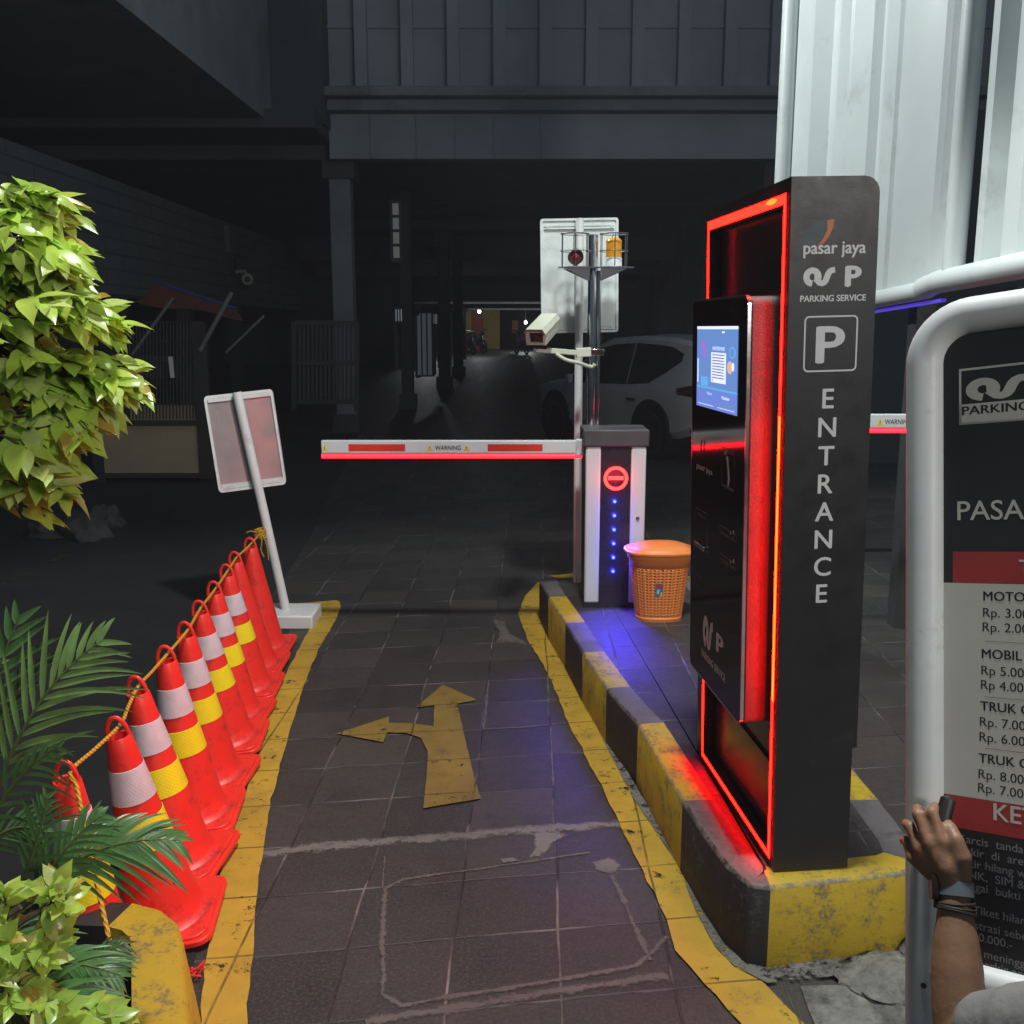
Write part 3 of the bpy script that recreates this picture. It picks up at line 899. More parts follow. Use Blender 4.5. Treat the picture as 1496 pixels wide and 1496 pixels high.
mb.add([K(-sd - .0009, *sp(u, v)) for u, v in disc2d(.83, .53, .06, 12, .075)], [tuple(range(12))], 5)
mb.add([K(-sd - .0009, *sp(u, v)) for u, v in disc2d(.90, .54, .03, 12, .05)], [tuple(range(12))], 2)
U_, V_, N_ = -KY, KZ, -KX
def lane_text(mb, text, u, v, cap, width=None, mi=0, bold=0.0, base=sd, lift=.0012):
    y, z = sp(u, v)
    write(mb, text, K(-base, y, z), U_, V_, N_, cap, width, mi, bold, lift)
lane_text(mb, 'INFORMASI', .42, .715, .012, .13, 2)
lane_text(mb, 'Tiket', .28, .17, .008, .06, 2)
lane_text(mb, 'Member', .66, .15, .010, .08, 2, .02)
srect(.64, .92, .70, .94, 2, .0006)
srect(.05, .035, .45, .042, 2, .0006); srect(.55, .035, .95, .042, 2, .0006)
srect(.55, .05, .95, .10, 0, .0004)
mb.build('screen', [M['scr_bg'], M['scr_dark'], M['scr_lite'], M['scr_pink'], M['scr_cyan'], M['scr_orange'], M['scr_text']], kt)
# print on the black glass
gd = TD + .005
def at(x, y): return K_lane(x, y, gd)
mb = MB()
def lt(text, x0, yb, x1, cap_px, mi=0, bold=0.0):
    a, b = at(x0, yb); a2, _ = at(x1, yb); _, b2 = at(x0, yb - cap_px)
    write(mb, text, K(-gd, a, b), U_, V_, N_, b2 - b, abs(a2 - a), mi, bold, .0004)
lt('pasar jaya', 1018, 683, 1041, 8, 0, .02)
for c, r, m in (((1026, 653), .016, 1), ((1030, 652), .013, 2)):
    a, b = at(*c)
    stroke2d(mb, [(a + r * math.cos(R_(t)), b + 1.3 * r * math.sin(R_(t))) for t in range(-70, 75, 12)][::-1], .010, kl(gd + .0008), m)
a, b = at(1027, 941); a2, b2 = at(1042, 910)
as_mark(mb, K(-gd, a, b), U_, V_, N_, b2 - b, abs(a2 - a), 0, .0008)
lt('P', 1047, 950, 1056, 26, 0, .05)
lt('PARKING SERVICE', 1025, 957, 1060, 10, 0, .03)
def frame_px(x0, y0, x1, y1, w=.0025, mi=3, r=.004):
    a0, b1 = at(x0, y0); a1, b0 = at(x1, y1)
    o = rrect(min(a0, a1), b0, max(a0, a1), b1, r); i_ = rrect(min(a0, a1) + w, b0 + w, max(a0, a1) - w, b1 - w, max(.001, r - w))
    ring2d(mb, o, i_, kl(gd + .0008), mi)
frame_px(1055, 652, 1073, 718); frame_px(1017, 740, 1034, 808); frame_px(1052, 766, 1076, 792); frame_px(1052, 807, 1076, 834); frame_px(1017, 838, 1031, 868, .0018)
def small(text, x0, yb, x1, cap, mi=3): lt(text, x0, yb, x1, cap, mi, 0)
small('CARD', 1057, 660, 1072, 5); small('MEMBER', 1057, 712, 1072, 5)
small('TIKET', 1019, 752, 1032, 4); small('BANTUAN', 1054, 780, 1064, 4); small('TOMBOL', 1054, 821, 1064, 4)
for (x, y) in ((1068, 779), (1068, 821)):
    a, b = at(x, y)
    mb.add([K(-gd - .0008, a + .008, b + .008), K(-gd - .0008, a - .004, b), K(-gd - .0008, a + .008, b - .008)], [(0, 1, 2)], 0)
    a, b = at(x + 4, y - 1)
    mb.add([K(-gd - .0008, *q) for q in disc2d(a, b, .007, 12)], [tuple(range(12))], 0)
    mb.add([K(-gd - .0012, *q) for q in disc2d(a, b - .018, .006, 10)], [tuple(range(10))], 3)
# hand holding a card
a, b = at(1064, 690)
hand = [(.018, .038), (.022, .044), (.010, .052), (.000, .046), (-.006, .020), (-.014, .002), (-.018, -.022), (-.010, -.042), (.004, -.046), (.002, -.020), (.006, .004), (.012, .020)]
mb.add([K(-gd - .0008, a + p, b + q) for p, q in hand], [tuple(range(len(hand)))], 0)
for r in (.014, .022):
    stroke2d(mb, [(a + .022 + r * math.cos(R_(t)), b + .044 + r * math.sin(R_(t))) for t in range(20, 120, 12)], .003, kl(gd + .0008), 0)
mb.build('lettering', [M['letter'], M['teal'], M['orange_print'], M['letter_dim']], kt)
mb = MB()
a0, b0 = at(1018, 797); a1, b1 = at(1032, 806)
mb.box((-gd - .012, min(a0, a1), b1), (-gd, max(a0, a1), b1 + .016), 0, K)
mb.build('ticket_slot', M['chrome'], kt, bevel=.003)
# print on the narrow side
mb = MB()
NS = -KY
def st(text, x0, yb, x1, yt, mi=0, bold=0.0):
    a, b = K_side(x0, yb); a2, b2 = K_side(x1, yt)
    write(mb, text, K(a, 0, b), KX, KZ, NS, b2 - b, a2 - a, mi, bold, .0004)
st('PARKING SERVICE', 1169, 441, 1265, 430, 0, .035)
st('P', 1236, 418, 1257, 389, 0, .06)
a, b = K_side(1173, 419); a2, b2 = K_side(1220, 390)
as_mark(mb, K(a, 0, b), KX, KZ, NS, b2 - b, a2 - a, 0, .0004)
a, b = K_side(1174, 371); a2, b2 = K_side(1265, 353)
write(mb, 'pasar jaya', K(a, 0, b), KX, KZ, NS, (b2 - b) * 1.1, a2 - a, 0, .03, .0004)
def ks(x, y): return K(x, -.0005, y)
a, b = K_side(1173, 544); a2, b2 = K_side(1254, 460)
ring2d(mb, rrect(a, b, a2, b2, .014), rrect(a + .0045, b + .0045, a2 - .0045, b2 - .0045, .010), ks)
st('P', 1193, 530, 1233, 477, 0, .03)
for i, ch in enumerate('ENTRANCE'):
    zc = 1.498 - .0545 - i * .0823
    wd = {'E': .032, 'N': .036, 'T': .036, 'R': .038, 'A': .042, 'C': .038}[ch]
    write(mb, ch, K(.124, 0, zc), KX, KZ, NS, .0545, None, 0, .02, .0004, center=True)
# leaf-shaped emblem
a, b = K_side(1170, 362); a2, b2 = K_side(1219, 320)
wx, hy = a2 - a, b2 - b
leaf_t = [(0, .0), (.02, .30), (.14, .58), (.34, .78), (.62, .90), (.72, .95), (.70, .62), (.58, .32), (.40, .10), (.2, .0)]
mb.add([K(a + wx * p, -.00025, b + hy * q) for p, q in leaf_t], [tuple(range(len(leaf_t)))], 1)
leaf_o = [(.52, .02), (.70, .14), (.86, .40), (.98, .74), (1.0, 1.0), (.78, .96), (.80, .66), (.70, .36), (.56, .14)]
mb.add([K(a + wx * p, -.0003, b + hy * q) for p, q in leaf_o], [tuple(range(len(leaf_o)))], 2)
mb.build('lettering', [M['letter'], M['teal'], M['orange_print']], kt)

# ------------------------------------------------------------------ the barrier gates
CB = G(852, 888, HK)
def barrier(base, label, arm_px0, ring=True, group='barrier gates', arm_dz=0.0):
    bx, by, bz = base
    t = thing('barrier_gate', label, 'barrier gate', base, group)
    W_, DP, Ht = .372, .30, 1.085
    def B(x, y, z): return V((bx + x, by + y, bz + z))
    mb = MB(); mb.box((.0, .006, 0), (W_ - .01, DP, .03), 0, B)
    mb.build('plinth', M['cab_black'], t)
    mb = MB(); mb.box((.008, .03, .03), (W_ - .012, DP, .985), 0, B)
    mb.build('cabinet', M['kiosk'], t, bevel=.006)
    for x0, x1 in ((.004, .094), (.272, .362)):
        mb = MB(); mb.box((x0, .0, .03), (x1, .03, .985), 0, B)
        mb.build('side_panel', M['cab_white'], t, bevel=.012, seg=3)
    mb = MB(); mb.box((.0945, .004, .03), (.2715, .0295, .985), 0, B)
    mb.build('front_panel', M['cab_black'], t)
    mb = MB(); mb.box((-.012, -.012, .9855), (W_ + .004, DP + .012, Ht), 0, B)
    mb.build('cap', M['cab_cap'], t, bevel=.008)
    mb = MB()
    cx, cz, r0, r1 = .184, .795, .053, .072
    for i in range(44):
        a = 2 * math.pi * i / 44
        da = .042
        mb.add([B(cx + r * math.cos(a + s), .0025, cz + r * math.sin(a + s)) for r, s in ((r0, -da), (r1, -da), (r1, da), (r0, da))], [(0, 1, 2, 3)])
    for dz in (-.008, .004):
        for i in range(12):
            x = cx - .045 + i * .0076
            mb.add([B(x, .0025, cz + dz), B(x + .006, .0025, cz + dz), B(x + .006, .0025, cz + dz + .008), B(x, .0025, cz + dz + .008)], [(0, 1, 2, 3)])
    led = mb.build('stop_light', M['led_ring'], t)
    lo = lamp('stop_light_glow', 'POINT', B(cx, -.10, cz), 1.0, (1, .03, .05), shadow_soft_size=.05)
    lo.parent = t; lo.location = V((cx, -.10, cz))
    for i in range(6):
        mb = MB()
        z = .655 - i * .0855
        c = B(.180 - i * .0005, .002, z)
        mb.lathe([(.0001, .006), (.007, .004), (.0095, 0)], (0, 0, 0), 12)
        mb.v = [c + V((q.x, -q.z, q.y)) for q in mb.v]
        dot = mb.build('indicator_light', M['led_blue'], t)
        lo = lamp('indicator_halo', 'POINT', (0, 0, 0), .32, (.03, .03, 1), shadow_soft_size=.01)  # extra lamp, its blue pool on the panel imitates lens bloom
        lo.parent = dot; lo.location = V((.180 - i * .0005, -.032, z))
    for i in range(3):
        lo = lamp('indicator_glow', 'SPOT', (0, 0, 0), 17.0, (.07, .05, 1), spot_size=R_(86), spot_blend=.6, shadow_soft_size=.03)
        lo.rotation_euler = V((.02, -.62, -.80)).to_track_quat('-Z', 'Y').to_euler()
        lo.parent = t; lo.location = V((.18, -.02, .60 - i * .12))
    mb = MB(); mb.tube([B(.318, .0, .555), B(.318, -.008, .555)], .011, 14)
    mb.build('lock', M['chrome'], t)
    # arm
    a1 = B(.0, .12, .915)
    end = D(arm_px0[0], arm_px0[1], by + .12)
    x0 = end.x
    zt, zb = 1.010 + arm_dz, .932 + arm_dz
    def A(x, y, z): return V((x, by + .12 + y, bz + z))
    mb = MB()
    mb.box((x0, -.022, zb), (bx + .002, .022, zt), 0, A)
    mb.box((bx - .05, -.03, zb - .012), (bx + .004, .03, zt + .006), 0, A)
    arm = mb.build('arm', M['cab_white'], t, bevel=.006)
    mb = MB(); mb.tube([A(x0, -.006, zb - .017), A(bx - .012, -.006, zb - .017)], .0135, 10)
    mb.build('arm_light', M['led_red'], arm)
    mb = MB()
    L = bx - x0
    yf = -.0225
    zm = (zb + zt) / 2 - .004
    def rect(xa, xb, za, zb_, mi, d=0): mb.add([A(xa, yf - d, za), A(xb, yf - d, za), A(xb, yf - d, zb_), A(xa, yf - d, zb_)], [(0, 1, 2, 3)], mi)
    h = .021
    def tri(xc, s):
        mb.add([A(xc - s * 1.1, yf - .0006, zm - s), A(xc + s * 1.1, yf - .0006, zm - s), A(xc, yf - .0006, zm + s)], [(0, 1, 2)], 1)
        rect(xc - s * .10, xc + s * .10, zm - s * .45, zm + s * .35, 2, .001)
        rect(xc - s * .10, xc + s * .10, zm - s * .80, zm - s * .60, 2, .001)
    if ring:
        rect(x0 + .165, x0 + .505, zm - h, zm + h, 0, .0006); rect(x0 + 1.0, x0 + 1.33, zm - h, zm + h, 0, .0006)
        tri(x0 + .022, .017); tri(x0 + .652, .017); tri(x0 + .872, .017)
        write(mb, 'WARNING', A(x0 + .762, yf, zm - .013), V((1, 0, 0)), V((0, 0, 1)), V((0, -1, 0)), .026, .155, 2, .012, .001, center=True)
    else:
        xs = D(1274, 620, by + .1).x
        tri(xs + .045, .019)
        write(mb, 'WARNING', A(xs + .072, yf, zm - .014), V((1, 0, 0)), V((0, 0, 1)), V((0, -1, 0)), .028, .150, 2, .008, .001)
        rect(xs + .36, xs + .70, zm - h, zm + h, 0, .0006)
    mb.build('arm_stickers', [M['red_print'], M['sign_yellow'], M['black_print']], arm)
    return t
barrier(CB, 'barrier gate reaching across the lane, red ring and blue dots lit on its cabinet', (470, 655))
mb = MB(); mb.box((2.95, 5.45, 0), (3.75, 6.3, .445))
mb.build('second_island', M['concrete'], kind='structure', bevel=.02)
barrier(V((3.05, 5.62, 0.445)), 'second barrier gate, its arm showing between the ticket machine and the tariff board', (1150, 620), False, arm_dz=.01)
# ------------------------------------------------------------------ beacon post behind the barrier cabinet
YB = 6.16
pb = D(866, 600, YB); pt = D(866, 343, YB)
bp = V((pb.x, YB, HK))
t = thing('beacon_post', 'polished steel post behind the barrier cabinet with a tray and two wire cages on top', 'post', bp)
def P_(x, y, z): return V((bp.x + x, YB + y, z))
ztray = D(866, 393, YB).z
mb = MB(); mb.tube([P_(-.012, 0, HK), P_(-.012, 0, pt.z)], .030, 20)
mb.build('pole', M['steel'], t)
mb = MB(); mb.tube([P_(.028, -.012, HK), P_(.028, -.012, ztray - .01)], .013, 12)
mb.build('cable_pipe', M['steel'], t)
mb = MB()
hw = .225
tray_top = [(-hw, -.10), (hw, -.10), (hw, .10), (-hw, .10)]
mb.prism([P_(x, y, ztray) for x, y in tray_top], (0, 0, .008))
for s in (-1, 1):
    mb.add([P_(s * .035, -.004, ztray - .072), P_(s * .035, -.004, ztray - .001), P_(s * hw * .85, -.004, ztray - .001), P_(s * .035, .004, ztray - .072), P_(s * .035, .004, ztray - .001), P_(s * hw * .85, .004, ztray - .001)],
           [(0, 1, 2), (5, 4, 3), (0, 2, 5, 3), (1, 0, 3, 4)])
    mb.add([P_(s * .035, -.085, ztray - .001), P_(s * .035, -.02, ztray - .072), P_(s * hw * .8, -.09, ztray - .001)], [(0, 1, 2)])
mb.build('tray', M['steel'], t)
for cx in (-.123, .112):
    mb = MB()
    r = .086; hgt = .205
    for z in (.01, .105, hgt):
        mb.tube([P_(cx + r * math.cos(2 * math.pi * i / 24), r * math.sin(2 * math.pi * i / 24), ztray + z) for i in range(24)], .0028, 6, closed=True)
    for i in range(6):
        a = 2 * math.pi * (i + .5) / 6
        mb.tube([P_(cx + r * math.cos(a), r * math.sin(a), ztray + .006), P_(cx + r * math.cos(a), r * math.sin(a), ztray + hgt)], .0025, 6)
    for s in (0, 1):
        a = math.pi * s / 2
        mb.tube([P_(cx - r * math.cos(a), -r * math.sin(a), ztray + hgt), P_(cx, 0, ztray + hgt + .006), P_(cx + r * math.cos(a), r * math.sin(a), ztray + hgt)], .0025, 6)
    mb.build('wire_cage', M['wire'], t)
s_ = thing('siren', 'small round black and red siren inside the left wire cage', 'siren', P_(-.118, 0, ztray + .008))
mb = MB()
c = P_(-.118, -.01, ztray + .070)
mb.lathe([(.0001, .045), (.030, .045), (.046, .02), (.047, -.02)], (0, 0, 0), 28)
mb.lathe([(.047, -.02), (.041, -.028), (.036, -.018)], (0, 0, 0), 28)
mb.v = [c + V((q.x, q.z, q.y)) for q in mb.v]
mb.build('horn_rim', M['black_print'], s_)
mb = MB()
mb.lathe([(.036, -.018), (.026, -.004), (.014, -.010), (.010, -.024), (.0001, -.026)], (0, 0, 0), 28)
mb.v = [c + V((q.x, q.z, q.y)) for q in mb.v]
mb.build('horn_face', M['siren_red'], s_)
mb = MB(); mb.box((-.012, -.015, .008), (.012, .015, .030), 0, lambda x, y, z: P_(-.118 + x, y, ztray + z))
mb.build('foot', M['dark'], s_)
b_ = thing('beacon_lamp', 'amber beacon lamp with a white base inside the right wire cage', 'beacon', P_(.112, 0, ztray + .008))
mb = MB(); mb.lathe([(.0001, .0), (.052, .0), (.050, .055), (.046, .060)], P_(.112, 0, ztray + .008), 28)
mb.build('base', M['cab_white'], b_)
mb = MB()
prof = []
for i in range(22):
    z = .060 + i * .0045
    prof.append((.047 + (.0012 if i % 2 else 0), z))
prof += [(.044, .163), (.034, .172), (.0001, .175)]
mb.lathe(prof, P_(.112, 0, ztray + .008), 28)
mb.build('lens', M['amber'], b_)
# CCTV on an arm from the post
cz = D(862, 514, YB).z
t = thing('security_camera', 'cream box security camera on an arm clamped to the steel post, aimed at the lane', 'security camera', P_(0, 0, cz))
mb = MB()
mb.box((-.05, -.038, cz - .022), (.062, .038, cz + .018), 0, lambda x, y, z: P_(x, y, z))
mb.build('clamp', M['steel'], t, bevel=.004)
e = D(788, 512, YB - .12)
mb = MB(); mb.beam(P_(-.02, -.03, cz), P_(-.11, -.04, cz - .005), .03, .055); mb.beam(P_(-.11, -.04, cz - .005), e + V((.05, 0, 0)), .03, .032)
mb.beam(e + V((.06, 0, -.006)), e + V((-.03, -.02, .0)), .05, .022)
mb.build('arm', M['cam_cream'], t, bevel=.004)
front = D(783, 493, YB - .36); back = D(806, 468, YB + .03)
d = (back - front).normalized()
sd_ = d.cross(V((0, 0, 1))).normalized(); ud = sd_.cross(d)
mb = MB()
def Cb(x, y, z): return front + sd_ * x + ud * z + d * y
L = .36
sec = [(-.058, -.045), (.058, -.045), (.062, .0), (.060, .030), (.045, .052), (-.045, .052), (-.060, .030), (-.062, 0)]
nn = len(sec)
mb.add([Cb(x, 0, z) for x, z in sec] + [Cb(x * .96, L, z * .96) for x, z in sec], [(i, (i + 1) % nn, nn + (i + 1) % nn, nn + i) for i in range(nn)] + [tuple(nn + i for i in range(nn))])
ins_ = [(-.040, -.032), (.040, -.032), (.043, 0), (.043, .022), (.040, .028), (-.040, .028), (-.043, .022), (-.043, 0)]
mb.add([Cb(x, 0, z) for x, z in sec] + [Cb(x, -.004, z) for x, z in ins_], [(i, (i + 1) % nn, nn + (i + 1) % nn, nn + i) for i in range(nn)])
mb.add([Cb(x, -.004, z) for x, z in ins_] + [Cb(x * .95, .02, z * .95) for x, z in ins_], [(i, (i + 1) % nn, nn + (i + 1) % nn, nn + i) for i in range(nn)])
# hood
mb.add([Cb(-.066, -.035, .026), Cb(-.048, -.040, .056), Cb(.048, -.040, .056), Cb(.066, -.035, .026), Cb(-.066, L, .026), Cb(-.048, L, .056), Cb(.048, L, .056), Cb(.066, L, .026)], [(0, 1, 5, 4), (1, 2, 6, 5), (2, 3, 7, 6)])
hb = mb.build('housing', M['cam_cream'], t)
mb = MB(); mb.add([Cb(x * .95, .02, z * .95) for x, z in ins_], [tuple(range(nn))])
mb.tube([Cb(0, .019, -.003), Cb(0, .005, -.003)], .018, 16)
mb.build('lens_window', M['black_glass'], hb)
mb = MB()
mb.tube(smooth_path([e + V((.10, 0, -.02)), e + V((.16, 0, -.055)), e + V((.24, .02, -.075)), P_(-.02, -.03, cz - .09), P_(.005, -.032, cz - .075)], 5), .011, 8)
mb.build('cable', M['cam_cream'], t)

# ------------------------------------------------------------------ tall white sign post seen from behind
YS = 6.46
base = V((D(842, 838, YS).x + .005, YS, HK))
top = D(847, 319, YS)
t = thing('road_sign', 'tall white post carrying a rectangular sign seen from its pale metal back', 'road sign', base)
mb = MB(); mb.tube([base, base.lerp(top, .5), top], .026, 16)
mb.build('pole', M['white_paint'], t)
YP = YS + .035
c00, c10, c11, c01 = D(791, 487, YP), D(903, 485, YP), D(905, 318, YP), D(789, 320, YP)
mb = MB()
o = c00; u = (c10 - c00); v = (c01 - c00)
def S_(a, b, dpt=0.0): return o + u * a + v * b + V((0, dpt, 0))
mb.prism([S_(a, b) for a, b in rrect(0, 0, 1, 1, .03)], (0, .012, 0))
pn = mb.build('sign_panel', M['galv'], t, bevel=.003)
mb = MB()
oo = rrect(0, 0, 1, 1, .03); ii = rrect(.028, .02, .972, .98, .02)
ring2d(mb, oo, ii, lambda a, b: S_(a, b, -.012))
nO = len(oo)
mb.add([S_(a, b, -.012) for a, b in ii] + [S_(a, b, -.001) for a, b in ii], [(i, (i + 1) % nO, nO + (i + 1) % nO, nO + i) for i in range(nO)])
mb.add([S_(a, b, -.012) for a, b in oo] + [S_(a, b, .0) for a, b in oo], [(i, (i + 1) % nO, nO + (i + 1) % nO, nO + i) for i in range(nO)])
mb.build('folded_rim', M['galv'], pn)
for b in (.925, .045):
    mb = MB()
    for q in (-.012, .012):
        mb.beam(S_(.05, b + q, -.012), S_(.95, b + q, -.012), .010, .008)
    mb.beam(S_(.05, b, -.006), S_(.95, b, -.006), .010, .016)
    for a in (.09, .91):
        mb.tube([S_(a, b, -.016), S_(a, b, -.022)], .007, 8)
    mb.build('rail', M['galv'], pn)

# ------------------------------------------------------------------ the leaning sign left of the lane
YL = 6.45
t = thing('leaning_sign', 'leaning white post with a scuffed metal sign seen from behind, on a white concrete foot', 'road sign', (-1.52, YL, 0))
mb = MB()
b0 = V((-1.515, YL, .05)); b1 = D(346, 573, YL - .02)
mb.tube([b0, b0.lerp(b1, .5), b1], .030, 16)
mb.build('pole', M['white_paint'], t)
mb = MB()
YQ = YL + .045
q00, q10, q11, q01 = D(321, 720, YQ - .10), D(419, 707, YQ + .10), D(398, 568, YQ + .10), D(298, 579, YQ - .10)
def Q_(a, b, dp=0.0):
    return (q00 * (1 - a) * (1 - b) + q10 * a * (1 - b) + q11 * a * b + q01 * (1 - a) * b) + V((0, dp, 0))
oo = rrect(0, 0, 1, 1, .05); ii = rrect(.035, .028, .965, .972, .035)
mb.prism([Q_(a, b) for a, b in oo], (0, .010, 0))
pn = mb.build('sign_panel', M['sign_back'], t)
mb = MB()
ring2d(mb, oo, ii, lambda a, b: Q_(a, b, -.014))
nO = len(oo)
mb.add([Q_(a, b, -.014) for a, b in ii] + [Q_(a, b, -.001) for a, b in ii], [(i, (i + 1) % nO, nO + (i + 1) % nO, nO + i) for i in range(nO)])
mb.add([Q_(a, b, -.014) for a, b in oo] + [Q_(a, b, .009) for a, b in oo], [(i, (i + 1) % nO, nO + (i + 1) % nO, nO + i) for i in range(nO)])
mb.build('folded_rim', M['galv'], pn)
for b in (.055, .955):
    mb = MB(); mb.beam(Q_(.04, b, -.006), Q_(.96, b, -.006), .012, .030)
    mb.build('rail', M['galv'], pn)
mb = MB()
a, b, c, d = G(412, 935), G(455, 929), G(441, 893, .09), G(400, 900, .09)
bx = V((-1.44, 6.33, 0))
mb.box((-1.66, 6.28, 0), (-1.31, 6.60, .095))
mb.build('foot', M['white_paint'], t, bevel=.012)

# ------------------------------------------------------------------ traffic cones
def make_cone(banded):
    t = thing('traffic_cone', 'red traffic cone', 'traffic cone', (0, 0, 0), 'traffic cones roped along the lane')
    mb = MB()
    R0, R1, Z0, Z1 = .128, .040, .022, .655
    mb.prism([V((x, y, 0)) for x, y in rrect(-.18, -.18, .18, .18, .05, 5)], (0, 0, .02))
    mb.prism([V((x, y, .02)) for x, y in rrect(-.165, -.165, .165, .165, .05, 5)], (0, 0, .008))
    mb.build('base', M['cone_red'], t, bevel=.006)
    mb = MB()
    def rad(z): return R0 + (R1 - R0) * ((z - Z0) / (Z1 - Z0)) ** 0.96
    prof = [(R0 + .022, Z0 + .004), (R0 + .006, Z0 + .014)] + [(rad(z), z) for z in [Z0 + .03 + i * (Z1 - Z0 - .03) / 14 for i in range(15)]]
    prof += [(R1 - .003, Z1 + .006), (R1 - .010, Z1 + .003), (R1 - .012, Z1 - .05), (.001, Z1 - .055)]
    mb.lathe(prof, (0, 0, 0), 40)
    body = mb.build('body', M['cone_red'], t)
    mb = MB()
    mb.tube([V((.033 * math.cos(R_(a)), 0, Z1 + .002 + max(0, math.sin(R_(a))) * .062)) for a in range(-12, 193, 12)], .0075, 8)
    mb.build('handle', M['cone_red'], t)
    if banded:
        for nm, za, zb, mt in (('white_band', .450, .560, 'band_white'), ('yellow_band', .292, .395, 'band_yellow')):
            mb = MB()
            mb.lathe([(rad(za) + .0005, za), (rad(za) + .0022, za + .001), (rad((za + zb) / 2) + .0022, (za + zb) / 2), (rad(zb) + .0022, zb - .001), (rad(zb) + .0005, zb)], (0, 0, 0), 40)
            mb.build(nm, M[mt], body)
    return t
cone_corner = [(419, 964), (408, 994), (399, 1029), (383, 1071), (374, 1111), (354, 1170), (333, 1230), (315, 1305), (298, 1397), (282, 1500)]
cone_tip = [(366, 786), (344, 805), (331, 824), (313, 850), (292, 875), (274, 907), (243, 942), (200, 986), (175, 1039), (104, 1108)]
cone_label = [
    'plain red cone without bands, the one right next to the leaning sign post',
    'plain red cone without bands, second from the leaning sign post',
    'first banded red cone counted from the leaning sign',
    'second banded red cone counted from the leaning sign post',
    'third banded red cone counted from the leaning sign post',
    'fourth banded red cone counted from the leaning sign post',
    'fifth banded red cone counted from the leaning sign post',
    'sixth banded red cone from the leaning sign, showing both bands fully',
    'big banded red cone with its yellow band crossed by the palm frond',
    'banded red cone behind the planter corner, the rope running down its front']
handles = []
c_b = make_cone(True); c_p = make_cone(False)
used = {True: False, False: False}
for i, (cc, tp) in enumerate(zip(cone_corner, cone_tip)):
    banded = i >= 2
    src = c_b if banded else c_p
    o = src if not used[banded] else copy_tree(src)
    used[banded] = True
    g = G(*cc)
    cx, cy = g.x - .18, g.y + .18
    if i == 9: cx, cy = -1.27, 2.72
    tipw = D(tp[0], tp[1], cy)
    ly = math.atan2(tipw.x - cx, .72)
    ly = max(-.16, min(.02, ly))
    sc = .985 + .02 * math.sin(i * 2.1)
    tiltx = .050
    o.rotation_euler = (tiltx + .015 * math.sin(i * 1.7), ly, .10 * math.sin(i * 3.3))
    hgt = (tipw.z) / .722
    hgt = max(.94, min(1.06, hgt))
    o.scale = (1, 1, hgt)
    o.location = (cx, cy, .012)
    o['label'] = cone_label[i]
    top = Matrix.Rotation(ly, 3, 'Y') @ (Matrix.Rotation(tiltx, 3, 'X') @ V((0, 0, .700 * hgt)))
    handles.append(V((cx, cy, .012)) + top)

# yellow rope through the handles, down into the planter
knot = D(380, 779, YL - .05)
rp = [knot + V((.03, 0, -.01)), knot + V((-.02, -.03, .012)), knot]
for i, h in enumerate(handles):
    rp.append(h + V((.012, 0, -.012)))
    if i < 9:
        mid = h.lerp(handles[i + 1], .5)
        rp.append(mid + V((.008, 0, -.018)))
rp += [D(112, 1150, 2.58), D(122, 1200, 2.50), D(135, 1262, 2.40), D(150, 1330, 2.28), D(168, 1410, 2.14), D(187, 1500, 2.0), D(200, 1580, 1.86)]
mb = MB(); mb.tube(smooth_path(rp, 6), .0062, 8)
for k_ in range(5):
    a = k_ * 1.3
    mb.tube([knot + V((.036 * math.cos(q) , .036 * math.sin(q), .012 * (k_ - 2) + .004 * math.sin(q * 2 + a))) for q in [2 * math.pi * i / 16 for i in range(16)]], .0055, 6, closed=True)
mb.tube(smooth_path([knot + V((.01, -.035, 0)), knot + V((.02, -.045, -.05)), knot + V((.012, -.045, -.10)), knot + V((.03, -.045, -.15))], 4), .004, 6)
mb.tube(smooth_path([knot + V((.02, -.035, 0)), knot + V((.04, -.05, -.03)), knot + V((.055, -.05, -.09)), knot + V((.06, -.05, -.17))], 4), .0035, 6)
mb.tube([knot + V((-.01, -.03, .01)), knot + V((-.05, -.05, .025)), knot + V((-.075, -.05, .015))], .004, 6)
mb.build('rope', M['rope'], label='yellow rope threaded through the cone handles from the leaning sign post to the planter', cat='rope', loc=knot)
# torn orange scrap by the last cone foot
p = G(278, 1432)
mb = MB()
for k_ in range(9):
    a = random.uniform(0, 6.28); r = random.uniform(.005, .035)
    q = V((p.x + r * math.cos(a), p.y + r * math.sin(a), .012))
    mb.tube(smooth_path([q, q + V((random.uniform(-.03, .03), random.uniform(-.03, .03), random.uniform(.01, .03))), q + V((random.uniform(-.04, .04), random.uniform(-.04, .04), .005))], 4), .0025, 5)
mb.build('torn_netting', M['cone_red'], label='scrap of torn orange netting on the ground by the foot of the nearest cones', cat='litter', loc=(p.x, p.y, 0))

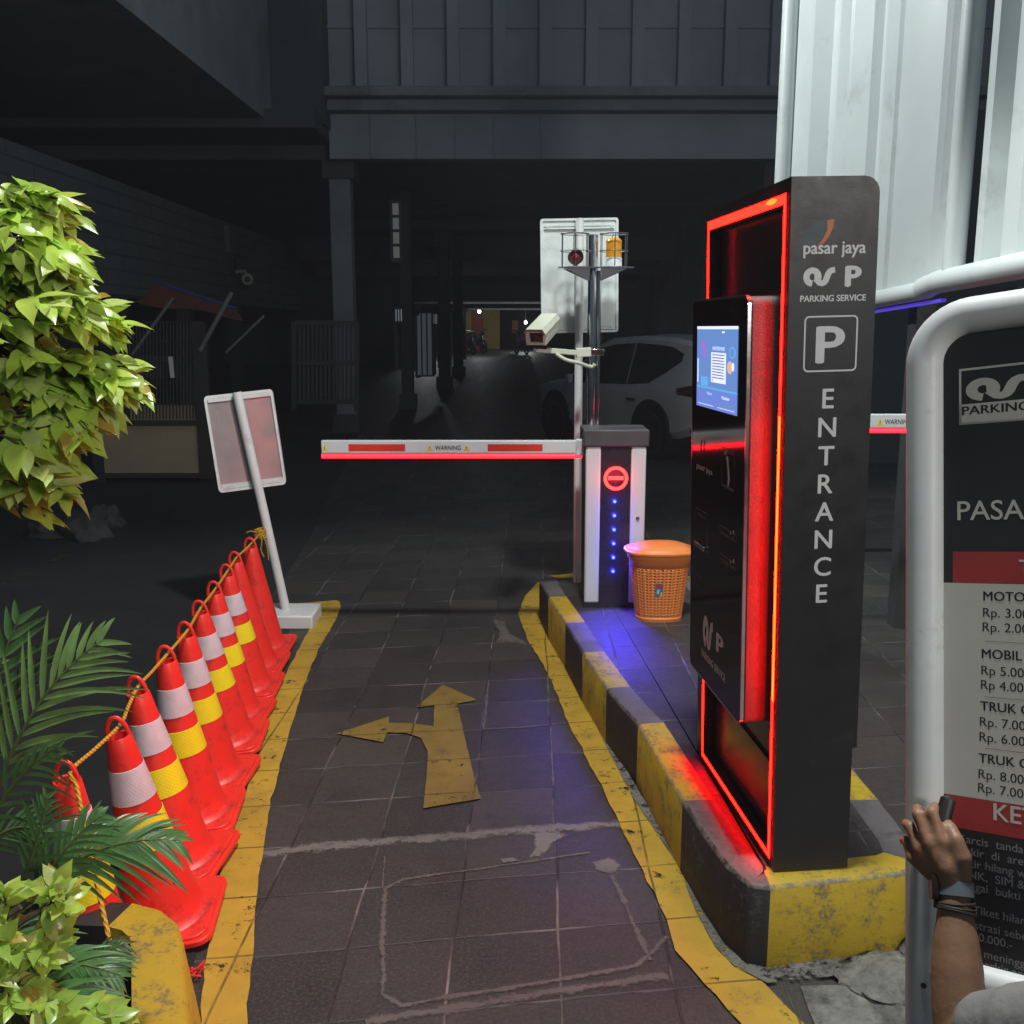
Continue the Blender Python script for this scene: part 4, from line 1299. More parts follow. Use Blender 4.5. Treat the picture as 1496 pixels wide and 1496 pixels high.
# ------------------------------------------------------------------ orange laundry basket
bc = G(966, 905, HK)
bc = V((bc.x - .012, bc.y + .05, HK))
t = thing('basket', 'orange woven plastic bin with a lid standing beside the barrier cabinet', 'basket', bc)
mb = MB()
RB, RT_, HB = .134, .180, .40
EX, EY = 1.0, .78
def bpnt(u, z, k=1.0):
    r = RB + (RT_ - RB) * z / HB
    a = u * 2 * math.pi
    e = 2.6
    ca, sa = math.cos(a), math.sin(a)
    q = (abs(ca) ** e + abs(sa) ** e) ** (-1 / e)
    return V((bc.x + r * EX * q * ca * k, bc.y + r * EY * q * sa * k, HK + z))
NU, NV = 46, 17
z0, z1 = .025, .318
vs, fs = [], []
for j in range(NV):
    for i in range(NU):
        def pt_(s, q): return bpnt((i + s) / NU, z0 + (j + q) * (z1 - z0) / NV)
        o_ = [pt_(*q) for q in ((0, 0), (.5, 0), (1, 0), (1, .5), (1, 1), (.5, 1), (0, 1), (0, .5))]
        sl = .26 if i % 2 else -.26
        h_ = []
        for k_ in range(8):
            a = R_(225 + 45 * k_)
            x_, y_ = .30 * math.cos(a), .24 * math.sin(a)
            h_.append(pt_(.5 + x_, .5 + y_ + sl * x_ / .30))
        b_ = len(vs)
        vs += o_ + h_
        fs += [(b_ + k_, b_ + (k_ + 1) % 8, b_ + 8 + (k_ + 1) % 8, b_ + 8 + k_) for k_ in range(8)]
mb.add(vs, fs)
def bring(za, zb, ka=1.0, kb=1.0, n=64):
    mb.add([bpnt(i / n, za, ka) for i in range(n)] + [bpnt(i / n, zb, kb) for i in range(n)], [(i, (i + 1) % n, n + (i + 1) % n, n + i) for i in range(n)])
bring(0, z0); bring(z1, HB * .93); bring(HB * .93, HB * .93, 1, 1.07); bring(HB * .93, HB, 1.07, 1.08); bring(HB, HB, 1.08, .98)
mb.add([bpnt(i / 64, .003) for i in range(64)], [tuple(range(64))])
b_o = mb.build('basket_body', M['basket'], t, sharp=60)
md = b_o.modifiers.new('wall', 'SOLIDIFY'); md.thickness = .004; md.offset = -1
mb = MB()
n = 48
mb.add([bpnt(i / n, .006, .95) for i in range(n)] + [bpnt(i / n, HB * .9, .95) for i in range(n)], [(i, (i + 1) % n, n + (i + 1) % n, n + i) for i in range(n)])
mb.build('liner', M['basket_in'], t)
mb = MB()
n = 64
lid = [(1.12, HB - .004, 0), (1.15, HB + .002, 0), (1.15, HB + .012, 0), (1.10, HB + .018, 0), (1.03, HB + .017, 0), (1.0, HB + .024, .1), (.75, HB + .036, .7), (.35, HB + .043, 1), (.001, HB + .045, 1)]
vs = []
for k_, z, dome in lid:
    for i in range(n):
        q = bpnt(i / n, HB, k_)
        vs.append(V((q.x, q.y, HK + z + dome * .010 * max(0, 1 - ((q.x - bc.x - .02) / .19) ** 2))))
mb.add(vs, [(i * n + j, i * n + (j + 1) % n, (i + 1) * n + (j + 1) % n, (i + 1) * n + j) for i in range(len(lid) - 1) for j in range(n)])
mb.build('lid', M['basket'], t)
mb = MB()
vs = []
ps = [(-.42, -.055), (-.42, .055), (.42, .055), (.42, -.055)]
st0 = 0.735
def sk(u, z, k=1.012): return bpnt(st0 + u, z, k)
mb.add([sk(-.022, .155), sk(.0, .155), sk(.022, .155), sk(.022, .235), sk(.0, .235), sk(-.022, .235)], [(0, 1, 4, 5), (1, 2, 3, 4)], 0)
mb.add([sk(-.020, .212, 1.016), sk(.0, .212, 1.016), sk(.018, .212, 1.016), sk(.018, .228, 1.016), sk(.0, .228, 1.016), sk(-.020, .228, 1.016)], [(0, 1, 4, 5), (1, 2, 3, 4)], 1)
mb.add([sk(.002, .158, 1.016), sk(.019, .158, 1.016), sk(.017, .185, 1.016), sk(.008, .180, 1.016)], [(0, 1, 2, 3)], 2)
mb.add([sk(-.016, .170, 1.016), sk(-.002, .172, 1.016), sk(.006, .200, 1.016), sk(-.012, .202, 1.016)], [(0, 1, 2, 3)], 3)
M['stick_blue'] = pbr('sticker_blue', (.05, .16, .30), .5, nscale=60, var=.6)
M['stick_pale'] = pbr('sticker_pale', (.35, .50, .55), .5, nscale=60, var=.5)
mb.build('sticker', [M['stick_blue'], M['red_print'], M['sign_yellow'], M['stick_pale']], t)

# ------------------------------------------------------------------ tariff board in its tube frame
bu = RT * 1.171 + UP * .036 - FW; bu.normalize()
bv = RT * .029 + UP + FW * .07; bv = (bv - bu * bv.dot(bu)).normalized()
bn = bu.cross(bv).normalized()
BO = D(1352, 800, 1.80)
def bl(x, y):
    q = on_plane(x, y, BO, bn) - BO
    return q.dot(bu), q.dot(bv)
def B3(a, b, n_=0.0): return BO + bu * a + bv * b + bn * n_
tr = .034
aL = bl(1352, 800)[0]; bT = bl(1460, 455)[1]
rc = .085
zdown = lambda a: -(B3(a, 0).z) / bv.z
aR = aL + .72
t = thing('tariff_board', 'black parking tariff board in a white tube frame at the right edge', 'notice board', B3(aL + .3, zdown(aL + .3)))
arc = [(aL + rc + rc * math.cos(R_(a)), bT - rc + rc * math.sin(R_(a))) for a in range(180, 89, -9)]
arc2 = [(aR - rc + rc * math.cos(R_(a)), bT - rc + rc * math.sin(R_(a))) for a in range(90, -1, -9)]
mb = MB()
mb.tube([B3(aL, zdown(aL) + .002), B3(aL, 0)] + [B3(a, b) for a, b in arc + arc2] + [B3(aR, 0), B3(aR, zdown(aR) + .002)], tr, 22)
bB = bl(1420, 1413)[1]
mb.tube([B3(aL, bB - .02), B3(aR, bB - .02)], tr * .9, 18)
mb.build('tube_frame', M['white_paint'], t)
mb = MB()
pa0 = bl(1372, 900)[0]; pbT = bl(1440, 486)[1]
pl_ = rrect(pa0, bB, aR - .03, pbT, .05)
mb.prism([B3(a, b, -.008) for a, b in pl_], bn * .012)
mb.build('panel', M['board_black'], t)
mb = MB()
bd = .0042
def brect(x0, y0, x1, y1, mi, d_=bd, wide=None):
    a0, b1 = bl(x0, y0); a1, _ = bl(x1, y0); _, b0 = bl(x0, y1)
    if wide: a1 = wide
    mb.add([B3(a0, b0, d_), B3(a1, b0, d_), B3(a1, b1, d_), B3(a0, b1, d_)], [(0, 1, 2, 3)], mi)
def bt(text, x0, yb, cap_px, mi=2, bold=0.0, x1=None, d_=bd + .0002):
    a, b = bl(x0, yb); _, b2 = bl(x0, yb - cap_px)
    w = None
    if x1: w = bl(x1, yb)[0] - a
    write(mb, text, B3(a, b, 0), bu, bv, bn, b2 - b, w, mi, bold, d_)
wr = aR - .05
brect(1374, 851, 1496, 1158, 0, bd, wr)
brect(1393, 806, 1496, 851, 1, bd + .0001, wr - .01)
brect(1384, 1159, 1496, 1206, 1, bd, wr)
a0, b1 = bl(1402, 540); a1, b0 = bl(1555, 610)
ring2d(mb, [(a0, b0), (a1, b0), (a1, b1), (a0, b1)], [(a0 + .004, b0 + .004), (a1 - .004, b0 + .004), (a1 - .004, b1 - .004), (a0 + .004, b1 - .004)], lambda a, b: B3(a, b, bd), 2)
_, bm_ = bl(1402, 592)
mb.add([B3(a0, b0, bd), B3(a1, b0, bd), B3(a1, bm_, bd), B3(a0, bm_, bd)], [(0, 1, 2, 3)], 2)
bt('PARKING', 1407, 607, 12, 3, .02, 1505, bd + .0003)
a, b = bl(1412, 588); a2, b2 = bl(1500, 546)
as_mark(mb, B3(a, b), bu, bv, bn, b2 - b, a2 - a, 2, bd + .0004)
bt('PASAR JAYA', 1400, 760, 27, 2, .012)
bt('TARIF', 1490, 838, 20, 2, .02, None, bd + .0004)
dk = bd + .0003
for y, s, c_, bo in ((877, 'MOTOR', 13, .018), (901, 'Rp. 3.000,-', 13, 0), (922, 'Rp. 2.000,-', 13, 0), (961, 'MOBIL', 13, .018), (985, 'Rp 5.000,-', 13, 0), (1006, 'Rp 4.000,-', 13, 0),
                     (1037, 'TRUK C', 13, .018), (1060, 'Rp. 7.000,-', 13, 0), (1082, 'Rp. 6.000,-', 13, 0), (1113, 'TRUK C', 13, .018), (1136, 'Rp. 8.000,-', 13, 0), (1156, 'Rp. 7.000,-', 13, 0)):
    x = 1438 - (y - 877) * .028
    bt(s, x, y, c_, 3, bo, None, dk)
for y in (937, 1018, 1093):
    a, b = bl(1440, y)
    mb.add([B3(a, b, dk), B3(wr - .03, b, dk), B3(wr - .03, b + .0012, dk), B3(a, b + .0012, dk)], [(0, 1, 2, 3)], 4)
bt('KETENTUAN', 1453, 1197, 24, 2, .02, None, bd + .0004)
body = [(1229, 1402, 'Karcis  tanda bukti'), (1245, 1397, 'parkir  di  area ini'), (1261, 1393, 'parkir hilang wajib'), (1278, 1397, 'STNK,  SIM & KTP'), (1294, 1395, 'sebagai  bukti milik'), (1327, 1394, 'Bila Tiket hilang kena'), (1345, 1378, 'administrasi sebesar'), (1365, 1395, 'Rp. 50.000.-'), (1387, 1394, 'Tidak meninggalkan'), (1402, 1394, 'pada parkir area')]
for y, x, s in body:
    bt(s, x, y, 11.5, 5, .004)
mb.build('lettering', [M['board_white'], M['board_red'], M['board_letter'], M['black_print'], M['letter_dim'], M['letter_dim']], t)
mb = MB()
a, b = bl(1352, 1430)
mb.tube([B3(a + .008, b, tr * .98), B3(a + .008, b, tr * 1.05)], .005, 10)
mb.build('bolt', M['dark'], t)
# ------------------------------------------------------------------ the person holding the board
def H3(x, y, n_): return on_plane(x, y, BO + bn * n_, bn)
def capsule(mb, a, b, ra, rb, n=14, m=5):
    a, b = V(a), V(b)
    d = (b - a)
    L = d.length
    d = d / L if L > 1e-6 else V((0, 0, 1))
    u = d.orthogonal().normalized(); w = d.cross(u)
    rows = []
    for i in range(m):
        t_ = math.pi / 2 * (i + .15) / m
        rows.append((-math.cos(t_) * ra, math.sin(t_) * ra))
    for i in range(m):
        t_ = math.pi / 2 * (m - 1 - i + .15) / m
        rows.append((L + math.cos(t_) * rb, math.sin(t_) * rb))
    vs = [a + d * h + (u * math.cos(2 * math.pi * j / n) + w * math.sin(2 * math.pi * j / n)) * r for h, r in rows for j in range(n)]
    k = len(rows)
    fs = [(i * n + j, i * n + (j + 1) % n, (i + 1) * n + (j + 1) % n, (i + 1) * n + j) for i in range(k - 1) for j in range(n)]
    fs += [tuple(reversed(range(n))), tuple((k - 1) * n + j for j in range(n))]
    mb.add(vs, fs)
def chain(mb, pts):
    for (a, ra), (b, rb) in zip(pts, pts[1:]): capsule(mb, a, b, ra, rb)
def blob(mb, name, mat, parent, voxel, smooth=6):
    """join the limbs into one continuous skin"""
    tmp = bpy.data.meshes.new('tmp')
    tmp.from_pydata(mb.v, [], mb.f)
    bm = bmesh.new(); bm.from_mesh(tmp); bmesh.ops.recalc_face_normals(bm, faces=bm.faces); bm.to_mesh(tmp); bm.free()
    o = bpy.data.objects.new('tmp', tmp); COL.objects.link(o)
    md = o.modifiers.new('r', 'REMESH'); md.mode = 'VOXEL'; md.voxel_size = voxel
    sm = o.modifiers.new('s', 'SMOOTH'); sm.factor = .5; sm.iterations = smooth
    dg = bpy.context.evaluated_depsgraph_get()
    me = bpy.data.meshes.new_from_object(o.evaluated_get(dg))
    bpy.data.objects.remove(o)
    off = OFF[parent.name]
    me.transform(Matrix.Translation(-off))
    me.materials.clear(); me.materials.append(mat)
    me.polygons.foreach_set('use_smooth', [True] * len(me.polygons))
    me.name = name
    q = bpy.data.objects.new(name, me); COL.objects.link(q)
    q.parent = parent; OFF[q.name] = off
    return q
wrist = H3(1394, 1300, .095)
elbow = H3(1402, 1512, .15)
SL = H3(1600, 1512, .27)
fdir = -bn; fdir.z = 0; fdir.normalize()
ldir = V((-fdir.y, fdir.x, 0))
chest = SL - ldir * .19 + V((0, 0, -.03))
pelvis = V((chest.x, chest.y, .30)) - fdir * .14
SR = SL - ldir * .38
pt_ = thing('person', 'crouching person in a grey shirt gripping the board frame, watch on the wrist', 'person', V((pelvis.x, pelvis.y, 0)))
mb = MB()
# forearm and upper arm
def arm_r(t_):
    ks_ = [(0, .0255), (.12, .0272), (.25, .0318), (.42, .0385), (.6, .0425), (.78, .0435), (1, .041)]
    for (a, ra), (b, rb) in zip(ks_, ks_[1:]):
        if t_ <= b:
            q = (t_ - a) / (b - a); q = q * q * (3 - 2 * q)
            return ra + (rb - ra) * (.5 * q + .5 * (t_ - a) / (b - a))
    return ks_[-1][1]
chain(mb, [(wrist.lerp(elbow, i / 20), arm_r(i / 20)) for i in range(21)])
chain(mb, [(elbow, .041), (elbow.lerp(SL, .5), .046), (SL, .055)])
mcp = [H3(1374, 1229, .104), H3(1357, 1231, .110), H3(1343, 1240, .106), H3(1333, 1253, .096)]
pip = [H3(1362, 1187, .100), H3(1341, 1190, .102), H3(1329, 1207, .092), H3(1324, 1228, .080)]
dip = [H3(1366, 1178, .066), H3(1340, 1181, .066), H3(1323, 1203, .056), H3(1319, 1228, .048)]
tip = [H3(1375, 1188, .046), H3(1352, 1190, .044), H3(1334, 1210, .040), H3(1327, 1234, .038)]
fr_ = [.0105, .0108, .0102, .0090]
for i in range(4):
    chain(mb, [(wrist.lerp(mcp[i], .25), .017), (wrist.lerp(mcp[i], .65), .0145), (mcp[i], fr_[i] + .0022), (mcp[i].lerp(pip[i], .5), fr_[i] - .0002), (pip[i], fr_[i] + .0004), (dip[i], fr_[i] - .0012), (tip[i], fr_[i] - .0028)])
chain(mb, [(wrist, .026), (H3(1386, 1270, .098), .027), (H3(1372, 1250, .100), .022)])
chain(mb, [(wrist, .025), (H3(1372, 1268, .095), .020), (H3(1350, 1256, .098), .016)])
chain(mb, [(H3(1402, 1282, .092), .021), (H3(1404, 1254, .098), .0185), (H3(1397, 1228, .098), .0135), (H3(1388, 1209, .086), .0115), (H3(1379, 1198, .072), .009)])
# trunk, head, other arm, legs
neck = chest + V((0, 0, .10)) + fdir * .02
head = neck + V((0, 0, .17)) + fdir * .05
chain(mb, [(pelvis, .13), (pelvis.lerp(chest, .5), .125), (chest, .125)])
capsule(mb, SL, SR, .058, .058)
chain(mb, [(neck - V((0, 0, .03)), .055), (neck + V((0, 0, .08)), .052)])
capsule(mb, head + fdir * .005 - V((0, 0, .035)), head + V((0, 0, .03)) - fdir * .015, .070, .088)
capsule(mb, head + fdir * .055 - V((0, 0, .07)), head + fdir * .03 - V((0, 0, .05)), .035, .05)
capsule(mb, head + fdir * .088 - V((0, 0, .005)), head + fdir * .104 - V((0, 0, .032)), .010, .015)
capsule(mb, head + fdir * .078 - V((0, 0, .068)) + ldir * .018, head + fdir * .078 - V((0, 0, .068)) - ldir * .018, .012, .012)
for s in (-1, 1):
    capsule(mb, head + ldir * s * .084 + V((0, 0, .012)), head + ldir * s * .084 - V((0, 0, .03)), .016, .012)
    hip = pelvis + ldir * s * .09
    knee = pelvis + ldir * s * .17 + fdir * .36 + V((0, 0, .17))
    ankle = V((knee.x, knee.y, .07)) - fdir * .12
    chain(mb, [(hip, .085), (hip.lerp(knee, .5), .072), (knee, .055), (knee.lerp(ankle, .35), .054), (ankle, .036)])
    capsule(mb, V((ankle.x, ankle.y, .045)) - fdir * .03, V((ankle.x, ankle.y, .03)) + fdir * .17, .036, .028)
eR = SR + fdir * .20 - V((0, 0, .20)); hR = eR + fdir * .18 + ldir * .08 - V((0, 0, .02))
chain(mb, [(SR, .052), (eR, .040), (hR, .028)])
capsule(mb, hR, hR + fdir * .07, .03, .024)
for i in range(4):
    q = hR + fdir * .08 + ldir * (.03 - i * .02)
    chain(mb, [(q, .010), (q + fdir * .035, .009), (q + fdir * .055 - V((0, 0, .018)), .008)])
chain(mb, [(hR + ldir * .03, .014), (hR + ldir * .055 + fdir * .03, .011), (hR + ldir * .055 + fdir * .055, .009)])
body_o = blob(mb, 'body', M['skin'], pt_, .0038, 7)
mb = MB()
elL = elbow.lerp(SL, .22)
chain(mb, [(elbow.lerp(SL, .30), .066), (elbow.lerp(SL, .6), .076), (SL, .084)])
chain(mb, [(SR, .078), (SR.lerp(eR, .72), .064)])
capsule(mb, SL, SR, .080, .080)
chain(mb, [(pelvis + V((0, 0, -.02)), .158), (pelvis.lerp(chest, .5), .15), (chest, .15)])
blob(mb, 'shirt', M['shirt'], pt_, .008, 5)
mb = MB()
for s in (-1, 1):
    hip = pelvis + ldir * s * .09
    knee = pelvis + ldir * s * .17 + fdir * .36 + V((0, 0, .17))
    ankle = V((knee.x, knee.y, .07)) - fdir * .12
    chain(mb, [(hip, .105), (hip.lerp(knee, .5), .088), (knee, .068), (knee.lerp(ankle, .4), .066), (ankle + V((0, 0, .03)), .055)])
blob(mb, 'trousers', M['trousers'], pt_, .010, 4)
mb = MB()
capsule(mb, head + V((0, 0, .045)) - fdir * .02, head + V((0, 0, .01)) - fdir * .035, .090, .088)
blob(mb, 'hair', M['hair'], pt_, .008, 3)
for s in (-1, 1):
    mb = MB(); capsule(mb, head + fdir * .072 + ldir * s * .031 + V((0, 0, .0)), head + fdir * .073 + ldir * s * .031, .0125, .0125)
    ey = mb.build('eye', M['eye'], pt_)
# sleeve hem stitch
# watch and cords
ad = (elbow - wrist).normalized()
au = bn.cross(ad).normalized()     # across the wrist
an = ad.cross(au).normalized()
if an.dot(bn) < 0: an = -an
def wring(mb, at_, r, w_, th, n=28, mi=0):
    vs = []
    for k_ in range(n):
        a = 2 * math.pi * k_ / n
        e_ = au * math.cos(a) * 1.08 + an * math.sin(a) * .95
        for rr, ww in ((r, -w_ / 2), (r + th, -w_ / 2), (r + th, w_ / 2), (r, w_ / 2)):
            vs.append(at_ + e_ * rr + ad * ww)
    fs = []
    for k_ in range(n):
        k2 = (k_ + 1) % n
        for q in range(4):
            fs.append((k_ * 4 + q, k_ * 4 + (q + 1) % 4, k2 * 4 + (q + 1) % 4, k2 * 4 + q))
    mb.add(vs, fs, mi)
wp = wrist.lerp(elbow, .0) + ad * -.002
wt = MB(); wring(wt, wp, .0262, .023, .0030)
wo = wt.build('watch', M['strap'], pt_)
mb = MB()
lf = -au if au.dot(RT) > 0 else au
wc = wp + (lf * .85 + an * .45).normalized() * .033
wn_ = (lf * .85 + an * .45).normalized(); wa_ = ad.cross(wn_).normalized()
mb.prism([wc + wa_ * a + ad * b - wn_ * .006 for a, b in rrect(-.018, -.021, .018, .021, .008)], wn_ * .011)
mb.build('watch_case', M['watch'], wo, bevel=.0015)
mb = MB()
for k_ in range(3):
    c_ = wrist + ad * (.020 + .0065 * k_)
    mb.tube([c_ + (au * math.cos(a) * 1.05 + an * math.sin(a)) * (.0292 + .0006 * k_) + ad * .004 * math.sin(a + k_) for a in [2 * math.pi * i / 28 for i in range(28)]], .0026, 7, closed=True)
mb.build('bracelet', M['cord'], pt_)
mb = MB()
c0, c1 = H3(1386, 1164, .06), H3(1374, 1212, .082)
mb.tube(smooth_path([c0, c0.lerp(c1, .3), c0.lerp(c1, .7), c1], 3), [.008, .0125, .013, .013, .013, .013, .013, .013, .012, .009], 16)
mb.build('marker_pen', M['black_print'], label='thick black marker pinched between thumb and finger against the tariff board', cat='marker', loc=c0)

# ------------------------------------------------------------------ white corrugated hoarding, upper right
HA = D(1138, 467, 9.0); HB_ = D(1496, 398, 5.0)
hu = V((HB_.x - HA.x, HB_.y - HA.y, 0)); Lh = hu.length; hu.normalize()
hn = V((hu.y, -hu.x, 0))
if hn.dot(-HA) < 0: hn = -hn
def hz(s): return HA.z + (HB_.z - HA.z) * s / Lh
def hs(x, y=200):
    q = on_plane(x, y, HA, hn) - HA
    return q.dot(hu)
HT = 8.5
Lx = Lh * 1.25
t = thing('hoarding', 'tall white corrugated metal hoarding with a tube rail along its lower edge', 'hoarding', V((HA.x + hu.x * Lh / 2, HA.y + hu.y * Lh / 2, 0)))
def Hp(s, dpt, z): return V((HA.x, HA.y, 0)) + hu * s + hn * dpt + V((0, 0, z))
def corr(name, prof):
    mb = MB()
    vs = []
    prof = [(s_, d_ * 1.5) for s_, d_ in prof]
    for s, dpt in prof:
        vs += [Hp(s, dpt, hz(s)), Hp(s, dpt, 4.0), Hp(s, dpt, HT)]
    k = len(prof)
    mb.add(vs, [(i * 3 + j, (i + 1) * 3 + j, (i + 1) * 3 + j + 1, i * 3 + j + 1) for i in range(k - 1) for j in range(2)])
    return mb.build(name, M['hoarding'], t, sharp=20)
X = hs
p1 = [(X(1158), 0), (X(1170), 0), (X(1174), .03), (X(1190), .03), (X(1196), -.05), (X(1222), -.05), (X(1228), .03), (X(1243), .03), (X(1245), .018), (X(1248), .03), (X(1262), -.015), (X(1266), -.05), (X(1288), -.05), (X(1296), .03), (X(1314), .03), (X(1317), .012), (X(1321), .03), (X(1345), .012), (X(1352), -.01), (X(1368), -.03), (X(1374), .01), (X(1379), -.012), (X(1384), .01), (X(1392), -.03), (X(1398), -.03)]
corr('corrugated_sheet', p1)
p2 = [(X(1445), -.02)]
s = X(1450)
k_ = 0
while s < Lx:
    p2 += [(s, .03), (s + .07, .03), (s + .10, -.05), (s + .24, -.05), (s + .27, .03)]
    s += .34
corr('corrugated_sheet', p2)
mb = MB(); mb.tube([Hp(X(1155), .045, hz(X(1155)) - .02), Hp(X(1155), .045, HT)], .075, 16)
mb.build('tube_upright', M['hoarding'], t)
mb = MB(); mb.tube([Hp(X(1416), .03, hz(X(1416)) + .02), Hp(X(1416), .03, HT)], .060, 16)
mb.build('tube_upright', M['hoarding'], t)
mb = MB()
zz = lambda s, d_=0: Hp(s, .05, hz(s) + d_)
mb.tube([zz(X(1155)), zz(X(1300)), zz(X(1385))], .055, 14)
mb.tube([zz(X(1378), .01), zz(X(1400), .03), zz(Lx, .02)], .065, 14)
mb.build('lower_rail', M['hoarding'], t)
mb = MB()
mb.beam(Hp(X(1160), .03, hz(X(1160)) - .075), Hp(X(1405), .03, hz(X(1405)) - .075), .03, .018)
mb.build('reflected_glow_bar', M['glow_violet'], t)  # added glowing bar standing in for violet light reflected under the rail
for xx in (1170, 1338, 1480):
    mb = MB()
    s = X(xx)
    mb.box((-.06, -.06, 0), (.06, .06, hz(s) - .05), 0, lambda x, y, z: Hp(s + x, -.12 + y, z))
    mb.build('post', M['dark'], t)

# ------------------------------------------------------------------ white car beyond the barrier
M['lamp_dark'] = pbr('unlit_red_lamp', (.05, .006, .008), .3)
wc_ = D(958, 620, 15.0)
hd = V((-.47, .883, 0)).normalized()
sdv = V((-hd.y, hd.x, 0))           # left side of the car
RW = V((wc_.x, wc_.y, 0)) - hd * .95 - sdv * .80   # rear centre on the ground
def CAR(x, y, z): return RW + hd * x + sdv * y + V((0, 0, z))
t = thing('parked_car', 'white sport utility vehicle parked in the dark behind the barrier cabinet', 'car', CAR(2.4, 0, 0))
stn = [(0.0, .62, .95, .98, .70, .66), (.04, .50, 1.0, 1.22, .80, .70), (.16, .42, 1.06, 1.60, .86, .66), (.35, .36, 1.10, 1.76, .90, .66), (.8, .34, 1.08, 1.82, .92, .68), (1.6, .33, 1.05, 1.84, .93, .69), (2.4, .33, 1.03, 1.80, .93, .68), (2.8, .33, 1.02, 1.70, .93, .68),
       (3.3, .33, 1.02, 1.36, .93, .74), (3.62, .33, 1.04, 1.12, .92, .80), (4.2, .36, 1.0, 1.04, .90, .78), (4.6, .42, .92, .95, .84, .70), (4.78, .50, .80, .82, .70, .60)]
def stat(x):
    for a, b in zip(stn, stn[1:]):
        if a[0] <= x <= b[0]:
            k = (x - a[0]) / (b[0] - a[0])
            return [p + (q - p) * k for p, q in zip(a, b)]
    return stn[-1]
mb = MB()
vs = []
for x, zb, zl, ztp, hb, ht in stn:
    half = [(0, zb), (hb * .90, zb), (hb * .985, zb + .10), (hb * .97, zb + (zl - zb) * .45), (hb, zl - .12), (hb * .97, zl), (ht, ztp - .06), (ht * .88, ztp), (0, ztp + .03)]
    full = half + [(-y, z) for y, z in half[-2:0:-1]]
    vs += [CAR(x, y, z) for y, z in full]
nr = 16
k = len(stn)
mb.add(vs, [(i * nr + j, i * nr + (j + 1) % nr, (i + 1) * nr + (j + 1) % nr, (i + 1) * nr + j) for i in range(k - 1) for j in range(nr)] + [tuple(range(nr)), tuple((k - 1) * nr + j for j in reversed(range(nr)))])
bd_ = mb.build('body', M['car'], t, sharp=30)
def cside(x, q, s=1, d_=.008):
    st_ = stat(x)
    _, zb, zl, ztp, hb, ht = st_
    y = hb * .97 + (ht - hb * .97) * q; z = zl + (ztp - .06 - zl) * q
    return CAR(x, s * (y + d_), z + .002)
for s in (1, -1):
    lo = [(.42, .62), (.70, .34), (1.05, .10), (1.6, .07), (2.2, .07), (2.8, .07), (3.35, .10)]
    hi = [(.42, .80), (.70, .90), (1.05, .92), (1.6, .93), (2.2, .93), (2.8, .95), (3.35, .30)]
    for nm, i0, i1 in (('window', 0, 3), ('window', 3, 5), ('window', 5, 7)):
        mb = MB()
        seg = list(range(i0, min(i1 + 1, 7)))
        for a, b in zip(seg, seg[1:]):
            x0, x1 = lo[a][0] + (.03 if a == i0 and a > 0 else 0), lo[b][0]
            pts = []
            for j in range(6):
                f_ = j / 5
                pts.append((cside(x0, lo[a][1] + (hi[a][1] - lo[a][1]) * f_, s), cside(x1, lo[b][1] + (hi[b][1] - lo[b][1]) * f_, s)))
            for (p, q), (p2, q2) in zip(pts, pts[1:]):
                mb.add([p, q, q2, p2], [(0, 1, 2, 3)])
        mb.build(nm, M['car_glass'], t)
    for x in (1.42, 2.45):
        mb = MB()
        zl = stat(x)[2]
        mb.beam(CAR(x - .10, s * (stat(x)[4] + .012), zl - .17), CAR(x + .10, s * (stat(x)[4] + .012), zl - .17), .03, .035)
        mb.build('door_handle', M['dark'], t)
    mb = MB()
    mb.add([CAR(.06, s * .815, .98), CAR(.06, s * .80, 1.16), CAR(.34, s * .905, 1.10), CAR(.30, s * .91, 1.02)], [(0, 1, 2, 3)])
    mb.build('tail_lamp', M['lamp_dark'], t)
    for x in (.95, 3.75):
        hb = stat(x)[4]
        mb = MB()
        mb.tube([CAR(x, s * .55, .44), CAR(x, s * (hb + .006), .44)], .47, 28)
        mb.build('wheel_arch', M['black_print'], t)
        mb = MB()
        w0 = CAR(x, s * (hb - .14), .38)
        def wl(q): return w0 + hd * q.x + V((0, 0, q.z)) + sdv * (s * q.y)
        tp = [(.22, -.10), (.34, -.11), (.38, -.07), (.38, .07), (.34, .155), (.25, .16), (.22, .15)]
        m2 = MB(); m2.lathe([(r, z) for r, z in tp], (0, 0, 0), 28)
        mb.v = [wl(V((q.x, q.z, q.y))) for q in m2.v]; mb.f = m2.f; mb.mi = m2.mi
        wh = mb.build('wheel', M['tyre'], t)
        m2 = MB(); m2.lathe([(.001, .13), (.06, .14), (.08, .11), (.19, .13), (.235, .155)], (0, 0, 0), 28)
        mb = MB(); mb.v = [wl(V((q.x, q.z, q.y))) for q in m2.v]; mb.f = m2.f; mb.mi = m2.mi
        mb.build('rim', M['rim'], wh)
    mb = MB(); mb.box((3.05, s * .98 - .10 * (s < 0), 1.05), (3.18, s * .98 + .10 * (s > 0) + .0, 1.20), 0, lambda x, y, z: CAR(x, y, z))
    mb.build('side_mirror', M['car'], t, bevel=.02)
mb = MB()
rw = [(.045, -.58, 1.20), (.045, .58, 1.20), (.20, .55, 1.62), (.20, -.55, 1.62)]
mb.add([CAR(x - .035, y, z) for x, y, z in rw], [(0, 1, 2, 3)])
mb.build('rear_window', M['car_glass'], t)
mb = MB()
ws = [(3.58, -.72, 1.17), (3.58, .72, 1.17), (2.84, .60, 1.71), (2.84, -.60, 1.71)]
mb.add([CAR(x + .03, y, z + .02) for x, y, z in ws], [(0, 1, 2, 3)])
mb.build('windscreen', M['car_glass'], t)
mb = MB(); mb.box((-.04, -.80, .46), (.16, .80, .62), 0, CAR)
mb.build('bumper', M['dark'], t, bevel=.03)

